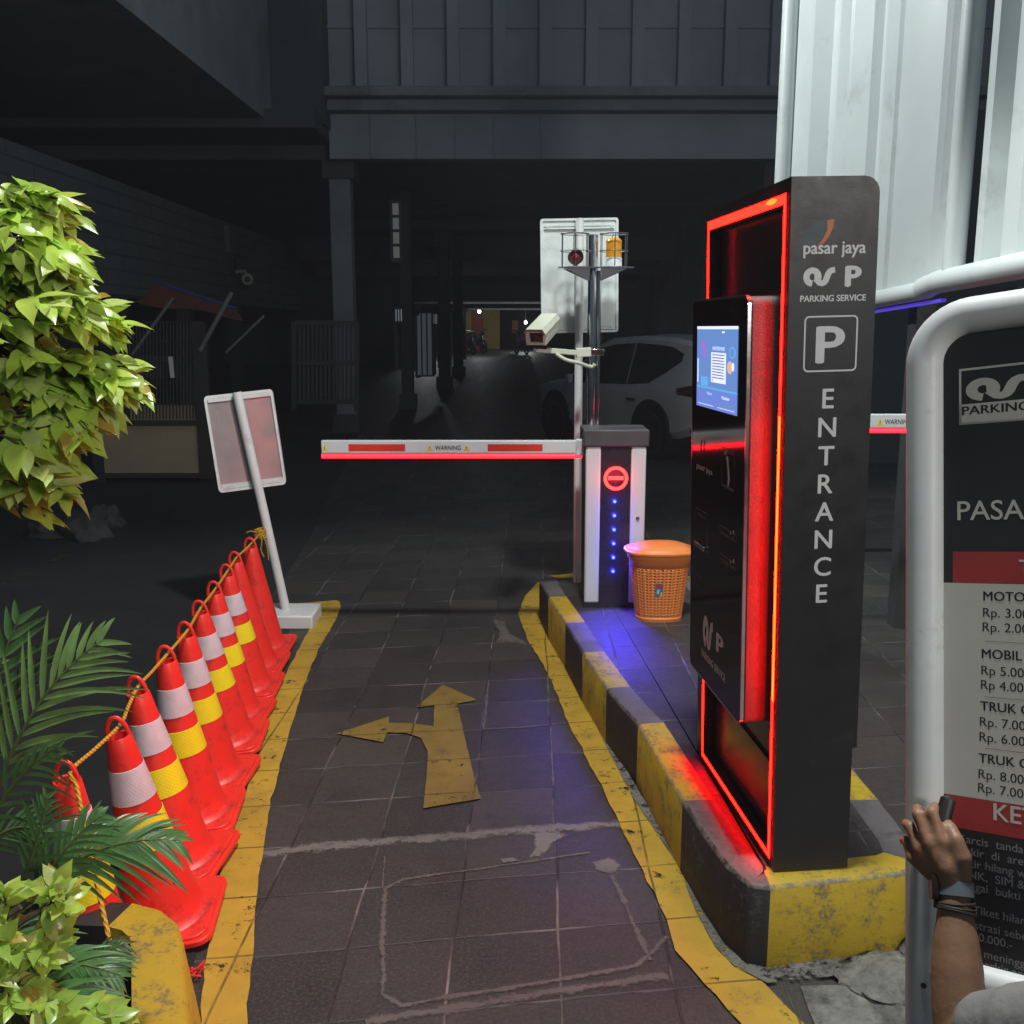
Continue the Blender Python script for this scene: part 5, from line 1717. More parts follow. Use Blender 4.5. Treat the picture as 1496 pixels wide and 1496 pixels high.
# ------------------------------------------------------------------ dark market building across the road and on the left
FY = 18.5
zs_ = lambda y, Y=FY: D(748, y, Y).z
t = thing('market_building', 'dark market hall spanning the road, with ribbed cladding over a deep passage', 'building', (0, FY, 0))
xL, xR = D(455, 300, FY).x, 11.0
z1 = zs_(232); z2 = zs_(168); z3 = zs_(150); z4 = zs_(136); zt_ = zs_(-260)
mb = MB()
mb.box((xL, FY, z4 + .02), (xR, FY + .4, zt_))
x = D(520, 60, FY).x
stepx = D(587, 60, FY).x - x
while x < xR:
    mb.box((x, FY - .22, z4 + .02), (x + stepx * .26, FY - .002, zt_))
    x += stepx
mb.box((xL, FY - .06, zs_(42)), (xR, FY - .003, zs_(38)))
mb.build('cladding', M['clad'], t)
mb = MB()
mb.box((xL - .2, FY - .55, z3), (xR, FY + .4, z4)); mb.box((xL - .2, FY - .30, z2 + .02), (xR, FY + .4, z3 - .002))
mb.build('ledge', M['concrete'], t, bevel=.02)
mb = MB()
mb.box((D(484, 300, FY).x, FY, z1), (xR, FY + .4, z2 + .018))
for px in (541, 608, 665, 722, 790):
    x = D(px, 200, FY).x
    mb.box((x, FY - .03, z1 + .02), (x + .03, FY - .002, z2))
mb.build('fascia', M['clad'], t)
mb = MB()
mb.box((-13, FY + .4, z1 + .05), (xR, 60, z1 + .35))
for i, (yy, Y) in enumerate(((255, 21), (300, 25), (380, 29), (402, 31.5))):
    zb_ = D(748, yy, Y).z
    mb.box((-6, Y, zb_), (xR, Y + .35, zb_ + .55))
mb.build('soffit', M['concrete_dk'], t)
YW = 34.0
zl0, zl1 = D(748, 453, YW).z, D(748, 300, YW).z
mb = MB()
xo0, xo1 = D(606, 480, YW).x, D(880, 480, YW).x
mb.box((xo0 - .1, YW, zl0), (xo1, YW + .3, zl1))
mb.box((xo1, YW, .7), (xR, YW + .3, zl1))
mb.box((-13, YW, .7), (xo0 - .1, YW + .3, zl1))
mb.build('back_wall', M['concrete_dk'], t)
mb = MB(); mb.box((xo0, YW - .12, D(748, 444, YW).z), (D(796, 480, YW).x, YW - .002, D(748, 441, YW).z)); mb.box((xo0, YW - .1, zl0), (xo1, YW - .002, zl0 + .06))
mb.build('lintel_edge', M['shutter'], t)
mb = MB()
mb.box((4.6, FY + .4, 0), (5.2, YW, z1 + .05)); mb.box((4.9, FY - 4, 0), (12, FY + .4, z1))
mb.build('right_wall', M['concrete_dk'], t)
# window strip, pale and lit from inside
YN = 21.0
mb = MB()
fr0 = D(574, 380, YN); fr1 = D(584, 296, YN)
mb.box((fr0.x - .04, YN - .05, fr0.z - .05), (fr1.x + .04, YN, fr1.z + .05))
wf = mb.build('window', M['dark'], t)
mb = MB()
for i in range(4):
    a = fr0.z + (fr1.z - fr0.z) * i / 4
    mb.box((fr0.x + .02, YN - .06, a + .04), (fr1.x - .02, YN - .052, a + (fr1.z - fr0.z) / 4 - .02))
mb.build('pane', M['win_lit'], wf)

def column(px0, px1, Y, ytop, label, mat='concrete', z0=None):
    a, b = D(px0, 480, Y).x, D(px1, 480, Y).x
    zt__ = D(748, ytop, Y).z
    z0 = z0 if z0 is not None else (0 if Y <= 19 else (Y - 19) / 15 * .78 - .1)
    t = thing('column', label, 'column', ((a + b) / 2, Y + .25, max(0, z0)), 'columns along the dark passage')
    mb = MB(); mb.box((a, Y, z0), (b, Y + (b - a), zt__))
    mb.build('shaft', M[mat], t, bevel=.02)
    mb = MB(); mb.box((a - .06, Y - .06, z0), (b + .06, Y + (b - a) + .06, max(0, z0) + .35))
    mb.build('plinth', M['concrete_dk'], t)
    mb = MB(); mb.box((a - .10, Y - .10, zt__ - .30), (b + .10, Y + (b - a) + .10, zt__ + .02))
    mb.build('capital', M['concrete_dk'], t)
column(487, 517, 18.9, 236, 'grey concrete column left of the tall lit window strip')
column(585, 602, 23.0, 250, 'dark column right beside the tall lit window strip', 'concrete_dk')
column(640, 657, 27.0, 340, 'dark column in the middle of the row of shop shutters', 'concrete_dk')
column(662, 676, 30.0, 350, 'last dark column before the yellow wall of the lit passage', 'concrete_dk')

# shop fronts on the left of the passage
def shopfront(px0, px1, Y0, Y1, y0, y1, mat, label):
    a = D(px0, 480, Y0); b = D(px1, 480, Y1)
    za, zb = D(748, y1, Y0).z, D(748, y0, Y0).z
    zc = za + .15
    t = thing('shop_shutter', label, 'shutter', ((a.x + b.x) / 2, (Y0 + Y1) / 2, za), 'shop shutters in the passage')
    d_ = V((b.x - a.x, b.y - a.y, 0)); L_ = d_.length; d_.normalize(); n_ = V((d_.y, -d_.x, 0))
    def pp(s, o, z): return V((a.x, a.y, 0)) + d_ * s + n_ * o + V((0, 0, z))
    mb = MB()
    k = 26
    vs = []
    for i in range(k + 1):
        z = za + (zb - za) * i / k
        vs += [pp(0, .02 * (i % 2), z), pp(L_, .02 * (i % 2), z)]
    mb.add(vs, [(2 * i, 2 * i + 1, 2 * i + 3, 2 * i + 2) for i in range(k)])
    mb.build('slat_curtain', M[mat], t, sharp=10)
    mb = MB()
    for s in (0, L_):
        mb.beam(pp(s, .03, za), pp(s, .03, zb), .10, .10)
    mb.beam(pp(0, .05, zb), pp(L_, .05, zb), .16, .16)
    mb.build('frame', M['dark'], t)
shopfront(577, 590, 22.6, 23.6, 452, 540, 'shutter', 'narrow steel shutter left of a dark red panel')
shopfront(590, 605, 23.8, 25.0, 455, 545, 'red_wall', 'dark red shutter between two steel ones')
shopfront(608, 632, 25.2, 27.0, 450, 552, 'tarp_grey', 'dim grey shutter reflecting a light near its foot')
shopfront(640, 655, 28.0, 30.0, 450, 538, 'shutter', 'bright steel shutter catching the passage lamps')
shopfront(664, 677, 31.0, 33.0, 450, 528, 'shutter', 'steel shutter at the corner next to the yellow wall')

# the lit passage behind
def slab(name, label, cat, px0, px1, y0, y1, Y, mat, grp=None, dep=.25):
    a, b = D(px0, y1, Y), D(px1, y0, Y)
    mb = MB(); mb.box((a.x, Y, a.z), (b.x, Y + dep, b.z))
    mb.build(name, M[mat], label=label, cat=cat, group=grp, loc=((a.x + b.x) / 2, Y, a.z))
slab('painted_wall', 'narrow yellow wall end in the lit passage', 'wall', 678, 687, 440, 512, 47.0, 'yellow_wall', None, 1.0)
slab('painted_wall', 'dark red wall stretch between the yellow walls of the passage', 'wall', 687, 703, 440, 512, 48.2, 'red_wall', None, 1.0)
slab('painted_wall', 'wide yellow wall at the far side of the passage', 'wall', 705, 730, 440, 511, 49.5, 'yellow_wall', None, .3)
slab('painted_wall', 'grey end wall closing the far passage', 'wall', 600, 900, 400, 520, 58.0, 'concrete_dk', None, .3)
slab('painted_wall', 'small orange lit wall deep in the passage by the camera', 'wall', 748, 757, 468, 486, 52.0, 'orange_print', None, .3)
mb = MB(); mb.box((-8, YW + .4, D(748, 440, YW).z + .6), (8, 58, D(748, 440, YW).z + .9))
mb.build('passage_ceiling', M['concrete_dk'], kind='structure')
def bulb(px, py, Y, power, label):
    p = D(px, py, Y)
    t = thing('ceiling_lamp', label, 'lamp', p, 'bare lamps in the passage')
    mb = MB(); mb.lathe([(.001, -.07), (.05, -.05), (.07, 0), (.05, .05), (.02, .08)], p, 14)
    mb.build('bulb', M['lamp_white'], t)
    ztop = max(p.z + .3, D(748, 440, YW).z + .6)
    mb = MB(); mb.tube([p + V((0, 0, .07)), V((p.x, p.y, ztop))], .012, 6)
    mb.build('cord', M['dark'], t)
    lo = lamp('lamp_light', 'POINT', p, power, (.95, 1, 1), shadow_soft_size=.08)
    lo.parent = t; lo.location = (0, -.15, -.12)
bulb(619, 465, 36.5, 25, 'left one of the pair of small lamps behind the shutters')
bulb(624, 465, 36.5, 25, 'right one of the pair of small lamps behind the shutters')
bulb(768, 471, 46.0, 50, 'single small lamp just left of the security camera')
bulb(700, 455, 41.0, 30, 'lamp over the motorcycles by the yellow wall')
lamp('shop_light', 'POINT', (D(650, 470, 29).x + .2, 30.5, 2.6), 8, (.9, .95, 1), shadow_soft_size=.2)

def glow_pane(px0, y0, px1, y1, Y, mat, label):  # glowing panes added for bright patches and reflections on the shopfronts
    a, b = D(px0, y1, Y), D(px1, y0, Y)
    t = thing('shop_glow_pane', label, 'window', (a.x, Y, a.z), 'glowing shop panes in the passage')
    t['kind'] = 'thing'
    mb = MB(); mb.box((a.x - .04, Y, a.z - .04), (b.x + .04, Y + .08, b.z + .04))
    f = mb.build('frame', M['dark'], t)
    mb = MB()
    n_ = 3
    for i in range(n_):
        mb.box((a.x + (b.x - a.x) * i / n_ + .02, Y - .012, a.z), (a.x + (b.x - a.x) * (i + 1) / n_ - .02, Y - .002, b.z))
    mb.build('pane', M[mat], t)
glow_pane(577, 452, 588, 469, 22.3, 'shop_lit', 'small pale glowing pane nearest the dark columns')
glow_pane(633, 459, 639, 473, 26.5, 'shop_bright', 'narrow bright pane glowing in place of reflected light beside the middle column')
glow_pane(643, 458, 653, 481, 27.9, 'shop_lit', 'wider pane glowing in place of reflected light behind the middle column')
glow_pane(665, 458, 676, 470, 30.6, 'shop_lit', 'glowing pane by the last column before the yellow wall')
glow_pane(609, 458, 631, 548, 25.0, 'shop_dim', 'tall glass shop front, reflections put in as dim glow, left of the middle column')
glow_pane(644, 484, 654, 538, 27.85, 'shop_dim', 'dim lower pane with added glow below the wider glowing pane')
def motorbike(px, py, Y, rot, label):
    p = V((D(px, 480, Y).x, Y, .78 + (Y - 34) * .0125 if Y < 44 else .905 + (Y - 44) * .0075))
    t = thing('motorcycle', label, 'motorcycle', p, 'motorcycles parked in the passage')
    rm = Matrix.Rotation(rot, 3, 'Z')
    def Mk(x, y, z): return p + rm @ V((x, y, z))
    for x in (-.62, .62):
        mb = MB(); mb.tube([Mk(x + .25 * math.cos(a), 0, .29 + .25 * math.sin(a)) for a in [2 * math.pi * i / 20 for i in range(20)]], .045, 8, closed=True)
        mb.tube([Mk(x, -.05, .29), Mk(x, .05, .29)], .10, 10)
        mb.build('wheel', M['tyre'], t)
    mb = MB(); mb.tube([Mk(-.65, 0, .62), Mk(-.3, 0, .66), Mk(.1, 0, .45), Mk(.35, 0, .62), Mk(.48, 0, .85)], [.08, .14, .16, .10, .07], 10)
    mb.build('body', M['dark'], t)
    mb = MB(); mb.tube([Mk(-.75, 0, .76), Mk(-.4, 0, .80), Mk(-.02, 0, .74)], [.06, .11, .07], 10)
    mb.build('seat', M['tyre'], t)
    mb = MB(); mb.tube([Mk(.36, -.32, 1.02), Mk(.46, 0, .95), Mk(.36, .32, 1.02)], .022, 8); mb.tube([Mk(.46, 0, .95), Mk(.62, 0, .3)], .035, 8)
    mb.build('handlebar', M['rim'], t)
    mb = MB(); mb.tube([Mk(.52, 0, .86), Mk(.60, 0, .84)], .08, 12)
    mb.build('headlight', M['chrome'], t)
motorbike(684, 517, 42.0, -1.2, 'motorcycle nearest the yellow wall end, parked askew')
motorbike(695, 516, 43.5, -1.0, 'motorcycle parked behind the one at the yellow wall')
motorbike(762, 514, 42.0, 1.9, 'dark motorcycle on the right of the passage, under the security camera')

# ------------------------------------------------------------------ left side: block wall, stall, awning
XW = -7.0
t = thing('block_wall_building', 'dark painted block wall building along the left side of the yard', 'building', (XW - .5, 12, 0))
def wz(px, py):
    q = on_plane(px, py, V((XW, 0, 0)), V((1, 0, 0)))
    return q
a, b = wz(0, 190), wz(470, 380)
ztop = (a.z + b.z) / 2
y_end = min(b.y, 24)
mb = MB(); mb.box((XW - .35, 2, 2.55), (XW, 33.5, ztop))
mb.build('block_wall', M['wall_block'], t)
mb = MB(); mb.box((XW - 3.0, 2, 0), (XW - 2.6, 33.5, 2.6)); mb.box((XW - 2.6, 2, 2.50), (XW - .02, 33.5, 2.548)); mb.box((-12.9, 2, 0), (-12.6, 33.9, 5.3))
mb.build('recess_wall', M['concrete_dk'], t)
for i, y in enumerate((8.0, 11.4, 14.8, 18.2, 22.0, 26.0)):
    mb = MB(); mb.box((XW - .30, y, 0), (XW - .02, y + .3, 2.498))
    mb.build('pier', M['concrete_dk'], t)
XO = -4.1
t2 = thing('upper_storey', 'plain dark upper storey jutting out over the left yard', 'building', (-9, 12, 5.3))
a, b = on_plane(155, 0, V((XO, 0, 0)), V((1, 0, 0))), on_plane(425, 205, V((XO, 0, 0)), V((1, 0, 0)))
mb = MB()
vs = []
for (y, z) in ((a.y - 6, a.z), (FY - .6, b.z)):
    vs += [V((XO, y, z)), V((XO, y, 16)), V((-16, y, 16)), V((-16, y, z))]
mb.add(vs, [(0, 1, 2, 3), (7, 6, 5, 4), (0, 4, 5, 1), (1, 5, 6, 2), (2, 6, 7, 3), (3, 7, 4, 0)])
mb.build('storey_wall', M['concrete'], t2)
mb = MB(); mb.box((XO - .01, FY - .58, 5.4), (D(487, 300, FY).x, FY + .5, 16))
mb.build('corner_pier', M['concrete_dk'], t2)
mb = MB(); mb.box((-16, FY + .55, 5.35), (D(486, 300, FY + .55).x, FY + .8, 16)); mb.box((-15.9, FY - 1.2, 5.22), (D(484, 300, FY).x - .02, FY + .56, 5.52))
mb.build('end_wall', M['concrete_dk'], t2)

# wall camera
p = on_plane(338, 390, V((XW, 0, 0)), V((1, 0, 0)))
t = thing('wall_camera', 'small pale security camera on a bracket on the dark block wall', 'security camera', p)
mb = MB(); mb.box((XW, p.y - .15, p.z - .18), (XW + .10, p.y + .15, p.z + .22))
mb.build('junction_box', M['tarp_grey'], t, bevel=.01)
mb = MB(); mb.tube([V((XW + .10, p.y, p.z - .12)), V((XW + .34, p.y, p.z - .10)), V((XW + .36, p.y - .02, p.z - .22))], .045, 8)
mb.build('bracket', M['cam_cream'], t)
mb = MB()
q = V((XW + .40, p.y - .05, p.z - .30))
dq = (CAM - q).normalized()
mb.tube([q - dq * .22, q - dq * .15, q + dq * .16, q + dq * .17], [.10, .14, .14, .115], 16)
hb = mb.build('housing', M['cam_cream'], t)
mb = MB(); mb.tube([q + dq * .165, q + dq * .18], .075, 14)
mb.build('lens', M['black_glass'], hb)
mb = MB()
p2 = on_plane(333, 352, V((XW, 0, 0)), V((1, 0, 0)))
mb.box((XW + .002, p2.y - .35, p2.z - .30), (XW + .14, p2.y + .35, p2.z + .34))
mb.build('meter_box', M['concrete'], label='plain grey box on the block wall above the small camera', cat='box', loc=p2, bevel=.02)

# stall counter with mesh front
YC = 12.6
def sbox(mb, px0, y0, px1, y1, Y, dep=.5, mi=0):
    a, b = D(px0, y1, Y), D(px1, y0, Y)
    mb.box((a.x, Y, max(0, a.z)), (b.x, Y + dep, b.z), mi)
a = D(225, 695, YC)
t = thing('stall_counter', 'market stall counter with a tan boarded front under dark wire mesh', 'stall', (a.x, YC, 0))
mb = MB(); sbox(mb, 147, 622, 300, 691, YC, .6)
mb.build('front_board', M['tan'], t)
mb = MB(); sbox(mb, 190, 590, 292, 614, YC + .05, .04)
mb.build('back_board', M['tan'], t)
mb = MB(); sbox(mb, 140, 615, 306, 621, YC - .05, .7)
sbox(mb, 292, 470, 299, 700, YC - .03, .06); sbox(mb, 138, 600, 145, 706, YC - .03, .06)
sbox(mb, 140, 692, 306, 698, YC - .04, .06)
mb.build('frame', M['dark'], t)
mb = MB()
for i in range(24):
    px = 180 + i * 4.9
    a, b = D(px, 612, YC), D(px, 470, YC)
    mb.tube([a, b], .008, 5)
for yy in (470, 500, 530, 560, 590):
    mb.tube([D(178, yy, YC), D(296, yy, YC)], .010, 5)
mb.build('wire_mesh', M['dark'], t)
a = D(248, 520, YC + .3)
mb = MB(); sbox(mb, 195, 520, 252, 553, YC + .30, .4)
mb.build('crate', M['shutter'] if False else M['tarp_grey'], label='dark bin with a pale upright edge behind the stall mesh', cat='bin', loc=a, bevel=.01)
mb = MB(); mb.beam(D(249, 521, YC - .06), D(252, 552, YC - .06), .05, .02)
mb.build('pale_stick', M['white_paint'], label='short pale stick propped against the stall mesh', cat='stick', loc=D(252, 552, YC - .06))
t = thing('awning', 'sagging orange tarpaulin awning with a blue edge on the block wall', 'awning', D(250, 440, 13.2))
mb = MB()
k = 14
vs = []
for i in range(k + 1):
    u = i / k
    A_ = D(226 + (345 - 226) * u, 413 + 40 * u, 14.2); B_ = D(190 + (372 - 190) * u, 440 + 28 * u + 3 * math.sin(u * 9), 12.4)
    for j in range(5):
        f_ = j / 4
        q = A_.lerp(B_, f_); q.z -= .08 * math.sin(math.pi * f_) + .03 * mnoise.noise(q * 2)
        vs.append(q)
mb.add(vs, [(i * 5 + j, i * 5 + j + 1, (i + 1) * 5 + j + 1, (i + 1) * 5 + j) for i in range(k) for j in range(4)])
aw = mb.build('tarpaulin', M['awning'], t)
mb = MB(); mb.tube([D(226 + (345 - 226) * i / k, 412 + 40 * i / k, 14.19) for i in range(k + 1)], .035, 6)
mb.build('edge_hem', M['awning_blue'], t)
for (x0, y0, x1, y1, lb, r) in ((252, 436, 193, 518, 'left-leaning pale pole under the orange awning, partly hidden by leaves', .020), (338, 428, 292, 512, 'brightest slanted pole, running up from the stall corner post', .028), (385, 462, 330, 515, 'faint thin slanted pole right of the stall', .016)):
    mb = MB()
    a, b = D(x0, y0, 12.35), D(x1, y1, 12.5)
    foot = V((b.x - .02, b.y + .02, 0))
    mb.tube([a, b], r, 8)
    mb.build('slanted_pole', M['concrete'], label=lb, cat='pole', group='poles around the stall', loc=b)
# railing gate left of the column
t = thing('metal_gate', 'faint closed bar gate in the dark left of the grey column', 'gate', D(475, 590, 16.5))
mb = MB()
for i in range(15):
    px = 432 + i * 6.2
    mb.beam(D(px, 585, 16.5), D(px, 474, 16.5), .045, .03)
mb.build('bars', M['concrete_dk'], t)
mb = MB()
for y in (472, 530, 587):
    mb.beam(D(430, y, 16.48), D(521, y, 16.48), .05, .08)
for x in (430, 521):
    mb.beam(D(x, 470, 16.48), D(x, 600, 16.48), .08, .08)
mb.build('gate_frame', M['dark'], t)
# sacks on the ground
for (px, py, rx, rz, sd2, lb) in ((125, 782, .30, .22, 2.2, 'biggest of the dark lumpy sacks lying on the asphalt'), (66, 783, .20, .13, 5.7, 'low dark sack at the left end of the lying sacks'), (152, 770, .20, .20, 9.4, 'rounded dark sack leaning at the right end of the pile')):
    p = G(px, py)
    mb = MB(); rocky(mb, (p.x, p.y, .02), rx, rx * .7, rz, sd2, .55, 30, sd2)
    mb.build('sack', M['tarp_grey'], sharp=180, label=lb, cat='sack', group='dark sacks on the asphalt', loc=(p.x, p.y, 0))
# ------------------------------------------------------------------ planter with painted kerb, lower left
random.seed(21)
HP = 0.28
out_px = [(-3.2, 2.62), (-2.2, 2.70), (-1.40, 2.70), (-1.237, 2.70), (-1.119, 2.69), (-1.03, 2.655), (-.958, 2.586), (-.915, 2.50), (-.882, 2.413), (-.835, 2.29), (-.786, 2.156), (-.755, 2.06), (-.66, 1.62), (-.60, 1.2), (-.56, .6)]
pcol = ['k', 'k', 'k', 'k', 'y', 'y', 'y', 'y', 'y', 'y', 'k', 'k', 'k', 'y']
PO = [V((x, y, HP)) for x, y in out_px]
PI_ = []
for i in range(len(PO)):
    a = PO[max(0, i - 1)]; b = PO[min(len(PO) - 1, i + 1)]
    d = (b - a).normalized()
    PI_.append(PO[i] + V((d.y, -d.x, 0)) * .135)
t = thing('planter', 'low planter with a rounded kerb painted yellow and black, full of palms and shrubs', 'planter', (-1.4, 2.2, 0))
mb = MB()
for i in range(len(PO) - 1):
    m = 0 if pcol[i] == 'y' else 1
    a, b, c, d = PO[i], PO[i + 1], PI_[i + 1], PI_[i]
    S = 4
    for q in range(S):
        p0, p1, i0, i1 = a.lerp(b, q / S), a.lerp(b, (q + 1) / S), d.lerp(c, q / S), d.lerp(c, (q + 1) / S)
        dz = V((0, 0, -HP)); dn = V((0, 0, -.014))
        k0 = (p0 - i0).normalized() * .016; k1 = (p1 - i1).normalized() * .016
        sl0 = (p0 - i0).normalized() * .035; sl1 = (p1 - i1).normalized() * .035
        mb.add([p0 + dz + sl0, p1 + dz + sl1, p1 + dn, p0 + dn, p1 - k1, p0 - k0, i1, i0, i1 + V((0, 0, -.2)), i0 + V((0, 0, -.2))], [(0, 1, 2, 3), (3, 2, 4, 5), (5, 4, 6, 7), (7, 6, 8, 9)], m)
mb.build('kerb', [M['kerb_yellow'], M['kerb_black']], t, sharp=55)
mb = MB()
sl = [V((p.x, p.y, .19)) for p in PI_]
mb.sheet(sl + [V((-.9, .6, .19)), V((-3.2, .6, .19))])
mb.build('soil_bed', M['soil'], t)

def leaf(mb, p, d, nrm, L, w, mi=0, curl=.25):
    d = d.normalized()
    s = d.cross(nrm)
    if s.length < 1e-3: s = d.orthogonal()
    s.normalize()
    n_ = s.cross(d).normalized()
    prof = [(0, .05), (.06, .30), (.14, .60), (.25, .86), (.38, 1.0), (.52, .97), (.65, .80), (.77, .55), (.87, .29), (.94, .13), (1, .02)]
    vs = []
    tw = random.uniform(-.12, .12)
    for t_, k in prof:
        c = p + d * (L * t_) - n_ * (curl * L * t_ * t_)
        hw = w / 2 * k
        sd__ = (s + n_ * tw * t_)
        vs += [c - sd__ * hw + n_ * hw * .2, c, c + sd__ * hw + n_ * hw * .2]
    fs = []
    for i in range(len(prof) - 1):
        fs += [(3 * i, 3 * i + 1, 3 * i + 4, 3 * i + 3), (3 * i + 1, 3 * i + 2, 3 * i + 5, 3 * i + 4)]
    mb.add(vs, fs, mi)

def rnd(): 
    while True:
        q = V((random.uniform(-1, 1), random.uniform(-1, 1), random.uniform(-1, 1)))
        if .05 < q.length < 1: return q

def leafy(root, trunk_pts, clumps, twigs, per, L0, L1, wr, weights, droop=.35, depth_sq=1.0, spray=False):
    fo, br = MB(), MB()
    br.tube(smooth_path(trunk_pts, 5), [.022] * 0 or .016, 8)
    for (c, r) in clumps:
        near = min((V(q) for q in smooth_path(trunk_pts, 5)), key=lambda q: (q - c).length)
        br.tube(smooth_path([near, near.lerp(c, .5) + V((0, 0, .04)), c], 4), .007, 6)
        for _ in range(twigs):
            o = rnd(); o.y *= depth_sq
            if spray:
                out = V((1.0, random.uniform(-.9, .3), random.uniform(-.35, .35)))
                st = c + o * r * .9
                e = st + out.normalized() * random.uniform(.05, .105) + V((0, 0, -.012))
            else:
                e = c + o * r
                st = c.lerp(near, random.uniform(0, .3)) + o * r * .2
            mid = st.lerp(e, .55) + V((0, 0, random.uniform(0, .03)))
            tw = smooth_path([st, mid, e], 4)
            br.tube(tw, .0025, 5)
            ax = (e - st).normalized()
            for j in range(per):
                f_ = .35 + .65 * (j + .5) / per
                q = tw[min(len(tw) - 1, int(f_ * (len(tw) - 1) + .5))]
                side = ax.cross(V((0, 0, 1)))
                side = side.normalized() if side.length > .05 else V((1, 0, 0))
                sgn = 1 if j % 2 else -1
                d = ax * random.uniform(.5, 1.0) + side * sgn * random.uniform(.3, .9) + V((0, 0, random.uniform(-droop - .25, .25))) + rnd() * .2
                nrm = V((random.uniform(-.30, .75), random.uniform(-1.15, -.10), .80))
                L = random.uniform(L0, L1)
                if spray:
                    nrm = V((random.uniform(-.25, .45), random.uniform(-.95, -.05), .9))
                    L *= .65 + .35 * math.sin(math.pi * (.2 + .8 * f_))
                leaf(fo, q, d, nrm, L, L * random.uniform(*wr), random.choices(range(4), weights)[0], random.uniform(.1, .45))
    br.build('branches', M['bark'], root)
    fo.build('foliage', [M['leaf_a'], M['leaf_b'], M['leaf_c'], M['leaf_d']], root, flip=True, sharp=180)

def PX(px, py, Y): return D(px, py, Y)
t = thing('shrub', 'tall shrub with bright glossy leaves, cut by the left edge above the palms', 'shrub', (-1.75, 1.95, .19))
cl = [(PX(-12, 320, 1.75), .05), (PX(-10, 360, 1.75), .09), (PX(18, 385, 1.80), .06), (PX(15, 415, 1.80), .05), (PX(60, 440, 1.78), .042), (PX(-7, 440, 1.72), .085), (PX(-70, 420, 1.8), .15), (PX(92, 462, 1.8), .018),
      (PX(3, 520, 1.84), .07), (PX(25, 540, 1.78), .058), (PX(75, 555, 1.80), .045), (PX(95, 600, 1.78), .04), (PX(-17, 585, 1.75), .10), (PX(30, 595, 1.80), .06), (PX(-80, 600, 1.85), .15),
      (PX(13, 655, 1.78), .065), (PX(25, 660, 1.80), .035), (PX(0, 695, 1.75), .06), (PX(-60, 700, 1.85), .11), (PX(123, 550, 1.8), .018), (PX(23, 300, 1.8), .02), (PX(35, 375, 1.8), .02)]
leafy(t, [V((-1.75, 1.95, .19)), V((-1.70, 1.92, .9)), V((-1.45, 1.86, 1.5)), V((-1.22, 1.80, 2.0))], cl, 9, 6, .050, .088, (.40, .50), (56, 18, 24, 2), .25, 1.0, True)
t = thing('shrub', 'small low shrub with light green leaves in the planter, bottom left corner', 'shrub', (-1.30, 1.95, .19))
cl = [(PX(30, 1325, 1.95), .065), (PX(88, 1318, 1.95), .045), (PX(5, 1385, 1.9), .075), (PX(65, 1385, 1.92), .04), (PX(-50, 1350, 1.9), .11), (PX(15, 1450, 1.86), .06), (PX(85, 1480, 1.86), .045), (PX(150, 1488, 1.88), .030)]
leafy(t, [V((-1.30, 1.95, .19)), V((-1.25, 1.93, .40)), V((-1.17, 1.92, .55))], cl, 7, 7, .036, .066, (.45, .58), (40, 44, 10, 6), .2)

def frond(mb, p0, p1, p2, n, L, w, plane_n, lean=1.0, droop=.30, mi=0, tip=.5, skip=.12):
    path = bez(p0, p1, p2, 24)
    mb.tube(path, [.006 - .0045 * i / 24 for i in range(25)], 6, mi=1)
    for i in range(n):
        t_ = skip + (1 - skip) * (i + .5) / n
        k = t_ * 24
        a = path[int(k)]; b = path[min(24, int(k) + 1)]
        p = a.lerp(b, k - int(k))
        T = (b - a).normalized() if (b - a).length > 1e-6 else (path[-1] - path[-2]).normalized()
        S = T.cross(V(plane_n)).normalized()
        prof = (.55 + .45 * math.sin(math.pi * min(1, t_ * 1.1))) * (1 - (1 - tip) * max(0, t_ - .55) / .45)
        for s in (-1, 1):
            ll = L * prof * random.uniform(.85, 1.1)
            d = (T * lean + S * s * (1 - .35 * t_) * .8 + rnd() * .10).normalized()
            N_ = S.cross(T) * s
            up = d.cross(T).normalized() * s if d.cross(T).length > .01 else V((0, 0, 1))
            pts = []
            dr = droop * random.uniform(.6, 1.4)
            for q in range(7):
                f_ = q / 6
                pts.append(p + d * (ll * f_) + V((0, 0, -1)) * (dr * ll * f_ * f_))
            vs = []
            for q, c in enumerate(pts):
                f_ = q / 6
                hw = w / 2 * max(.02, (1 - f_) ** .65 * min(1, .35 + 3 * f_))
                dd = (pts[min(6, q + 1)] - pts[max(0, q - 1)]).normalized()
                ww = dd.cross(up).normalized() if dd.cross(up).length > .01 else S
                vs += [c - ww * hw + up * hw * .3, c, c + ww * hw + up * hw * .3]
            mb.add(vs, [(3 * q + e_, 3 * q + e_ + 1, 3 * q + e_ + 4, 3 * q + e_ + 3) for q in range(6) for e_ in (0, 1)], mi)
def palm(label, loc, fronds):
    t = thing('palm', label, 'palm', loc)
    mb = MB()
    for k in range(4):
        a = k * 1.6
        mb.tube([V(loc) + V((.05 * math.cos(a), .05 * math.sin(a), 0)), V(loc) + V((.04 * math.cos(a), .04 * math.sin(a), .12)), V(loc) + V((.07 * math.cos(a), .05 * math.sin(a), .25))], [.018, .014, .009], 8)
    mb.build('stem', M['stem_green'], t)
    for (pts, n, L, w, dr, mt, pn) in fronds:
        mb = MB()
        q = [PX(*p) if len(p) == 3 else V(p) for p in pts]
        frond(mb, q[0], q[1], q[2], n, L, w, pn, droop=dr)
        # stalk from the clump
        base = V(loc) + V((0, 0, .22))
        mb.tube(smooth_path([base, base.lerp(q[0], .5) + V((0, 0, .05)), q[0]], 5), .006, 6, mi=1)
        mb.build('frond', [M[mt], M['stem_green']], t, flip=True, sharp=180)
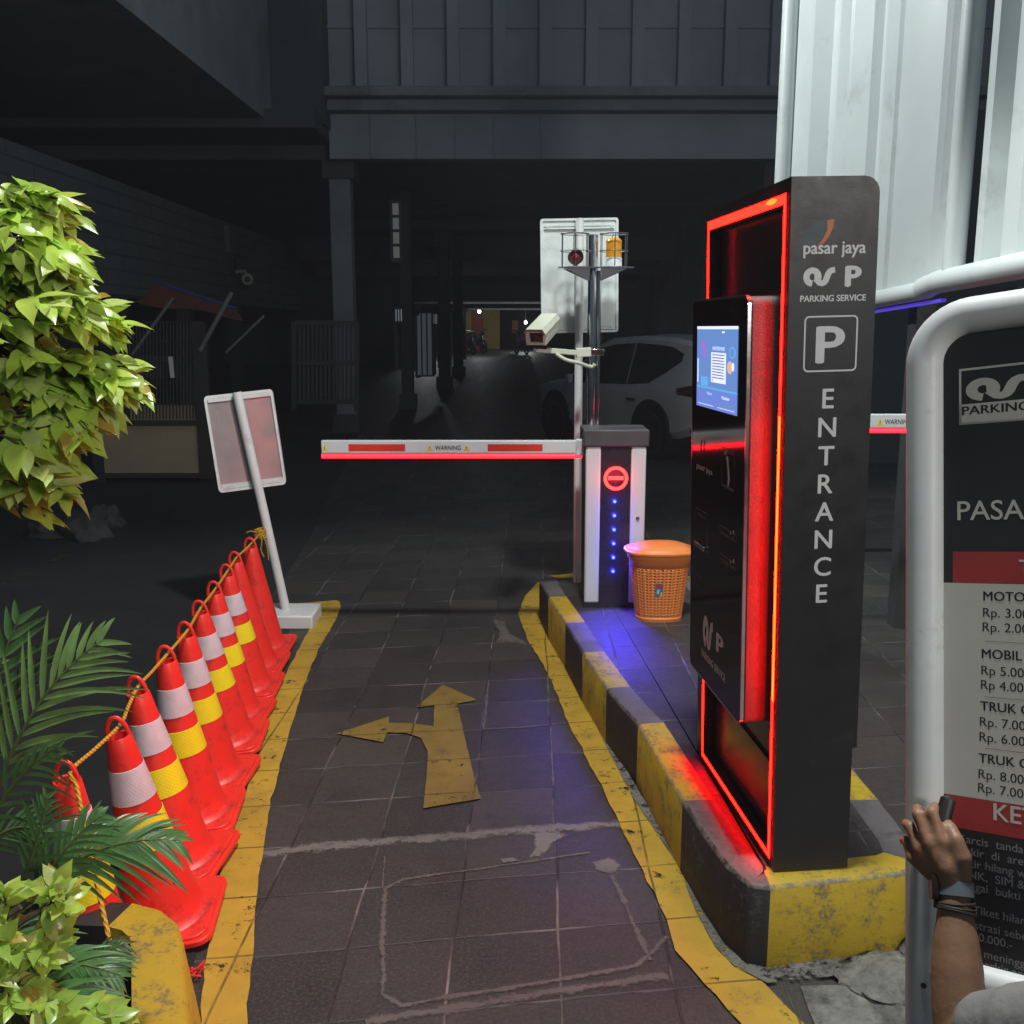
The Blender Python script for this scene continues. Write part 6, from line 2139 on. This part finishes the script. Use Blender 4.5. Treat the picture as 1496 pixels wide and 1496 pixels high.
cam_n = (0, -1, .25)
palm('feathery green palm rising beside the near cones at the left edge', (-1.62, 2.30, .19), [
    ([(-15, 1190, 2.28), (35, 1010, 2.30), (150, 935, 2.36)], 13, .30, .021, .26, 'palm_b', cam_n),
    ([(-40, 1150, 2.35), (-20, 1000, 2.38), (30, 900, 2.42)], 8, .25, .026, .12, 'palm', cam_n),
    ([(-30, 1230, 2.20), (20, 1120, 2.2), (90, 1090, 2.2)], 9, .15, .014, .45, 'palm', (0.2, -1, .3)),
    ([(-60, 1200, 2.5), (-60, 1050, 2.5), (-10, 960, 2.6)], 12, .24, .022, .3, 'palm', cam_n),
    ([(-40, 1260, 2.25), (10, 1190, 2.25), (60, 1215, 2.25)], 9, .15, .012, .35, 'palm', (0.1, -1, .5)),
])
palm('low dark palm with a frond hanging across the bases of the near cones', (-1.22, 2.14, .19), [
    ([(60, 1300, 2.13), (140, 1215, 2.13), (262, 1228, 2.20)], 14, .185, .020, .42, 'palm', (0, -.8, .6)),
    ([(40, 1330, 2.10), (90, 1230, 2.1), (150, 1190, 2.14)], 11, .15, .017, .30, 'palm', (0.1, -.9, .4)),
    ([(30, 1300, 2.1), (60, 1220, 2.1), (70, 1160, 2.12)], 9, .13, .014, .35, 'palm', cam_n),
    ([(20, 1420, 2.02), (90, 1390, 1.98), (175, 1425, 2.0)], 13, .15, .016, .40, 'palm', (0, -.7, .7)),
    ([(0, 1470, 1.96), (70, 1430, 1.92), (160, 1480, 1.92)], 13, .15, .017, .45, 'palm', (0, -.7, .7)),
    ([(40, 1500, 1.95), (100, 1460, 1.92), (150, 1530, 1.88)], 11, .14, .016, .35, 'palm', (0, -.7, .7)),
    ([(90, 1450, 2.06), (130, 1390, 2.08), (185, 1380, 2.12)], 9, .11, .012, .45, 'palm', (0, -.7, .7)),
    ([(-30, 1380, 2.05), (20, 1340, 2.05), (80, 1400, 2.02)], 11, .15, .016, .4, 'palm', (0, -.7, .7)),
])

# ------------------------------------------------------------------ haze volume added to lift the dark background like lens flare
mb = MB(); mb.box((-95, -45, -1), (95, 155, 17))
hz_ = mb.build('haze', bpy.data.materials.new('haze'), kind='stuff')
hm = hz_.data.materials[0]
hm.use_nodes = True
ht = hm.node_tree
ht.nodes.remove(ht.nodes['Principled BSDF'])
pv = ht.nodes.new('ShaderNodeVolumePrincipled')
pv.inputs['Color'].default_value = (0.80, 0.90, 1.0, 1)
pv.inputs['Density'].default_value = 0.0019
ht.links.new(pv.outputs[0], ht.nodes['Material Output'].inputs['Volume'])
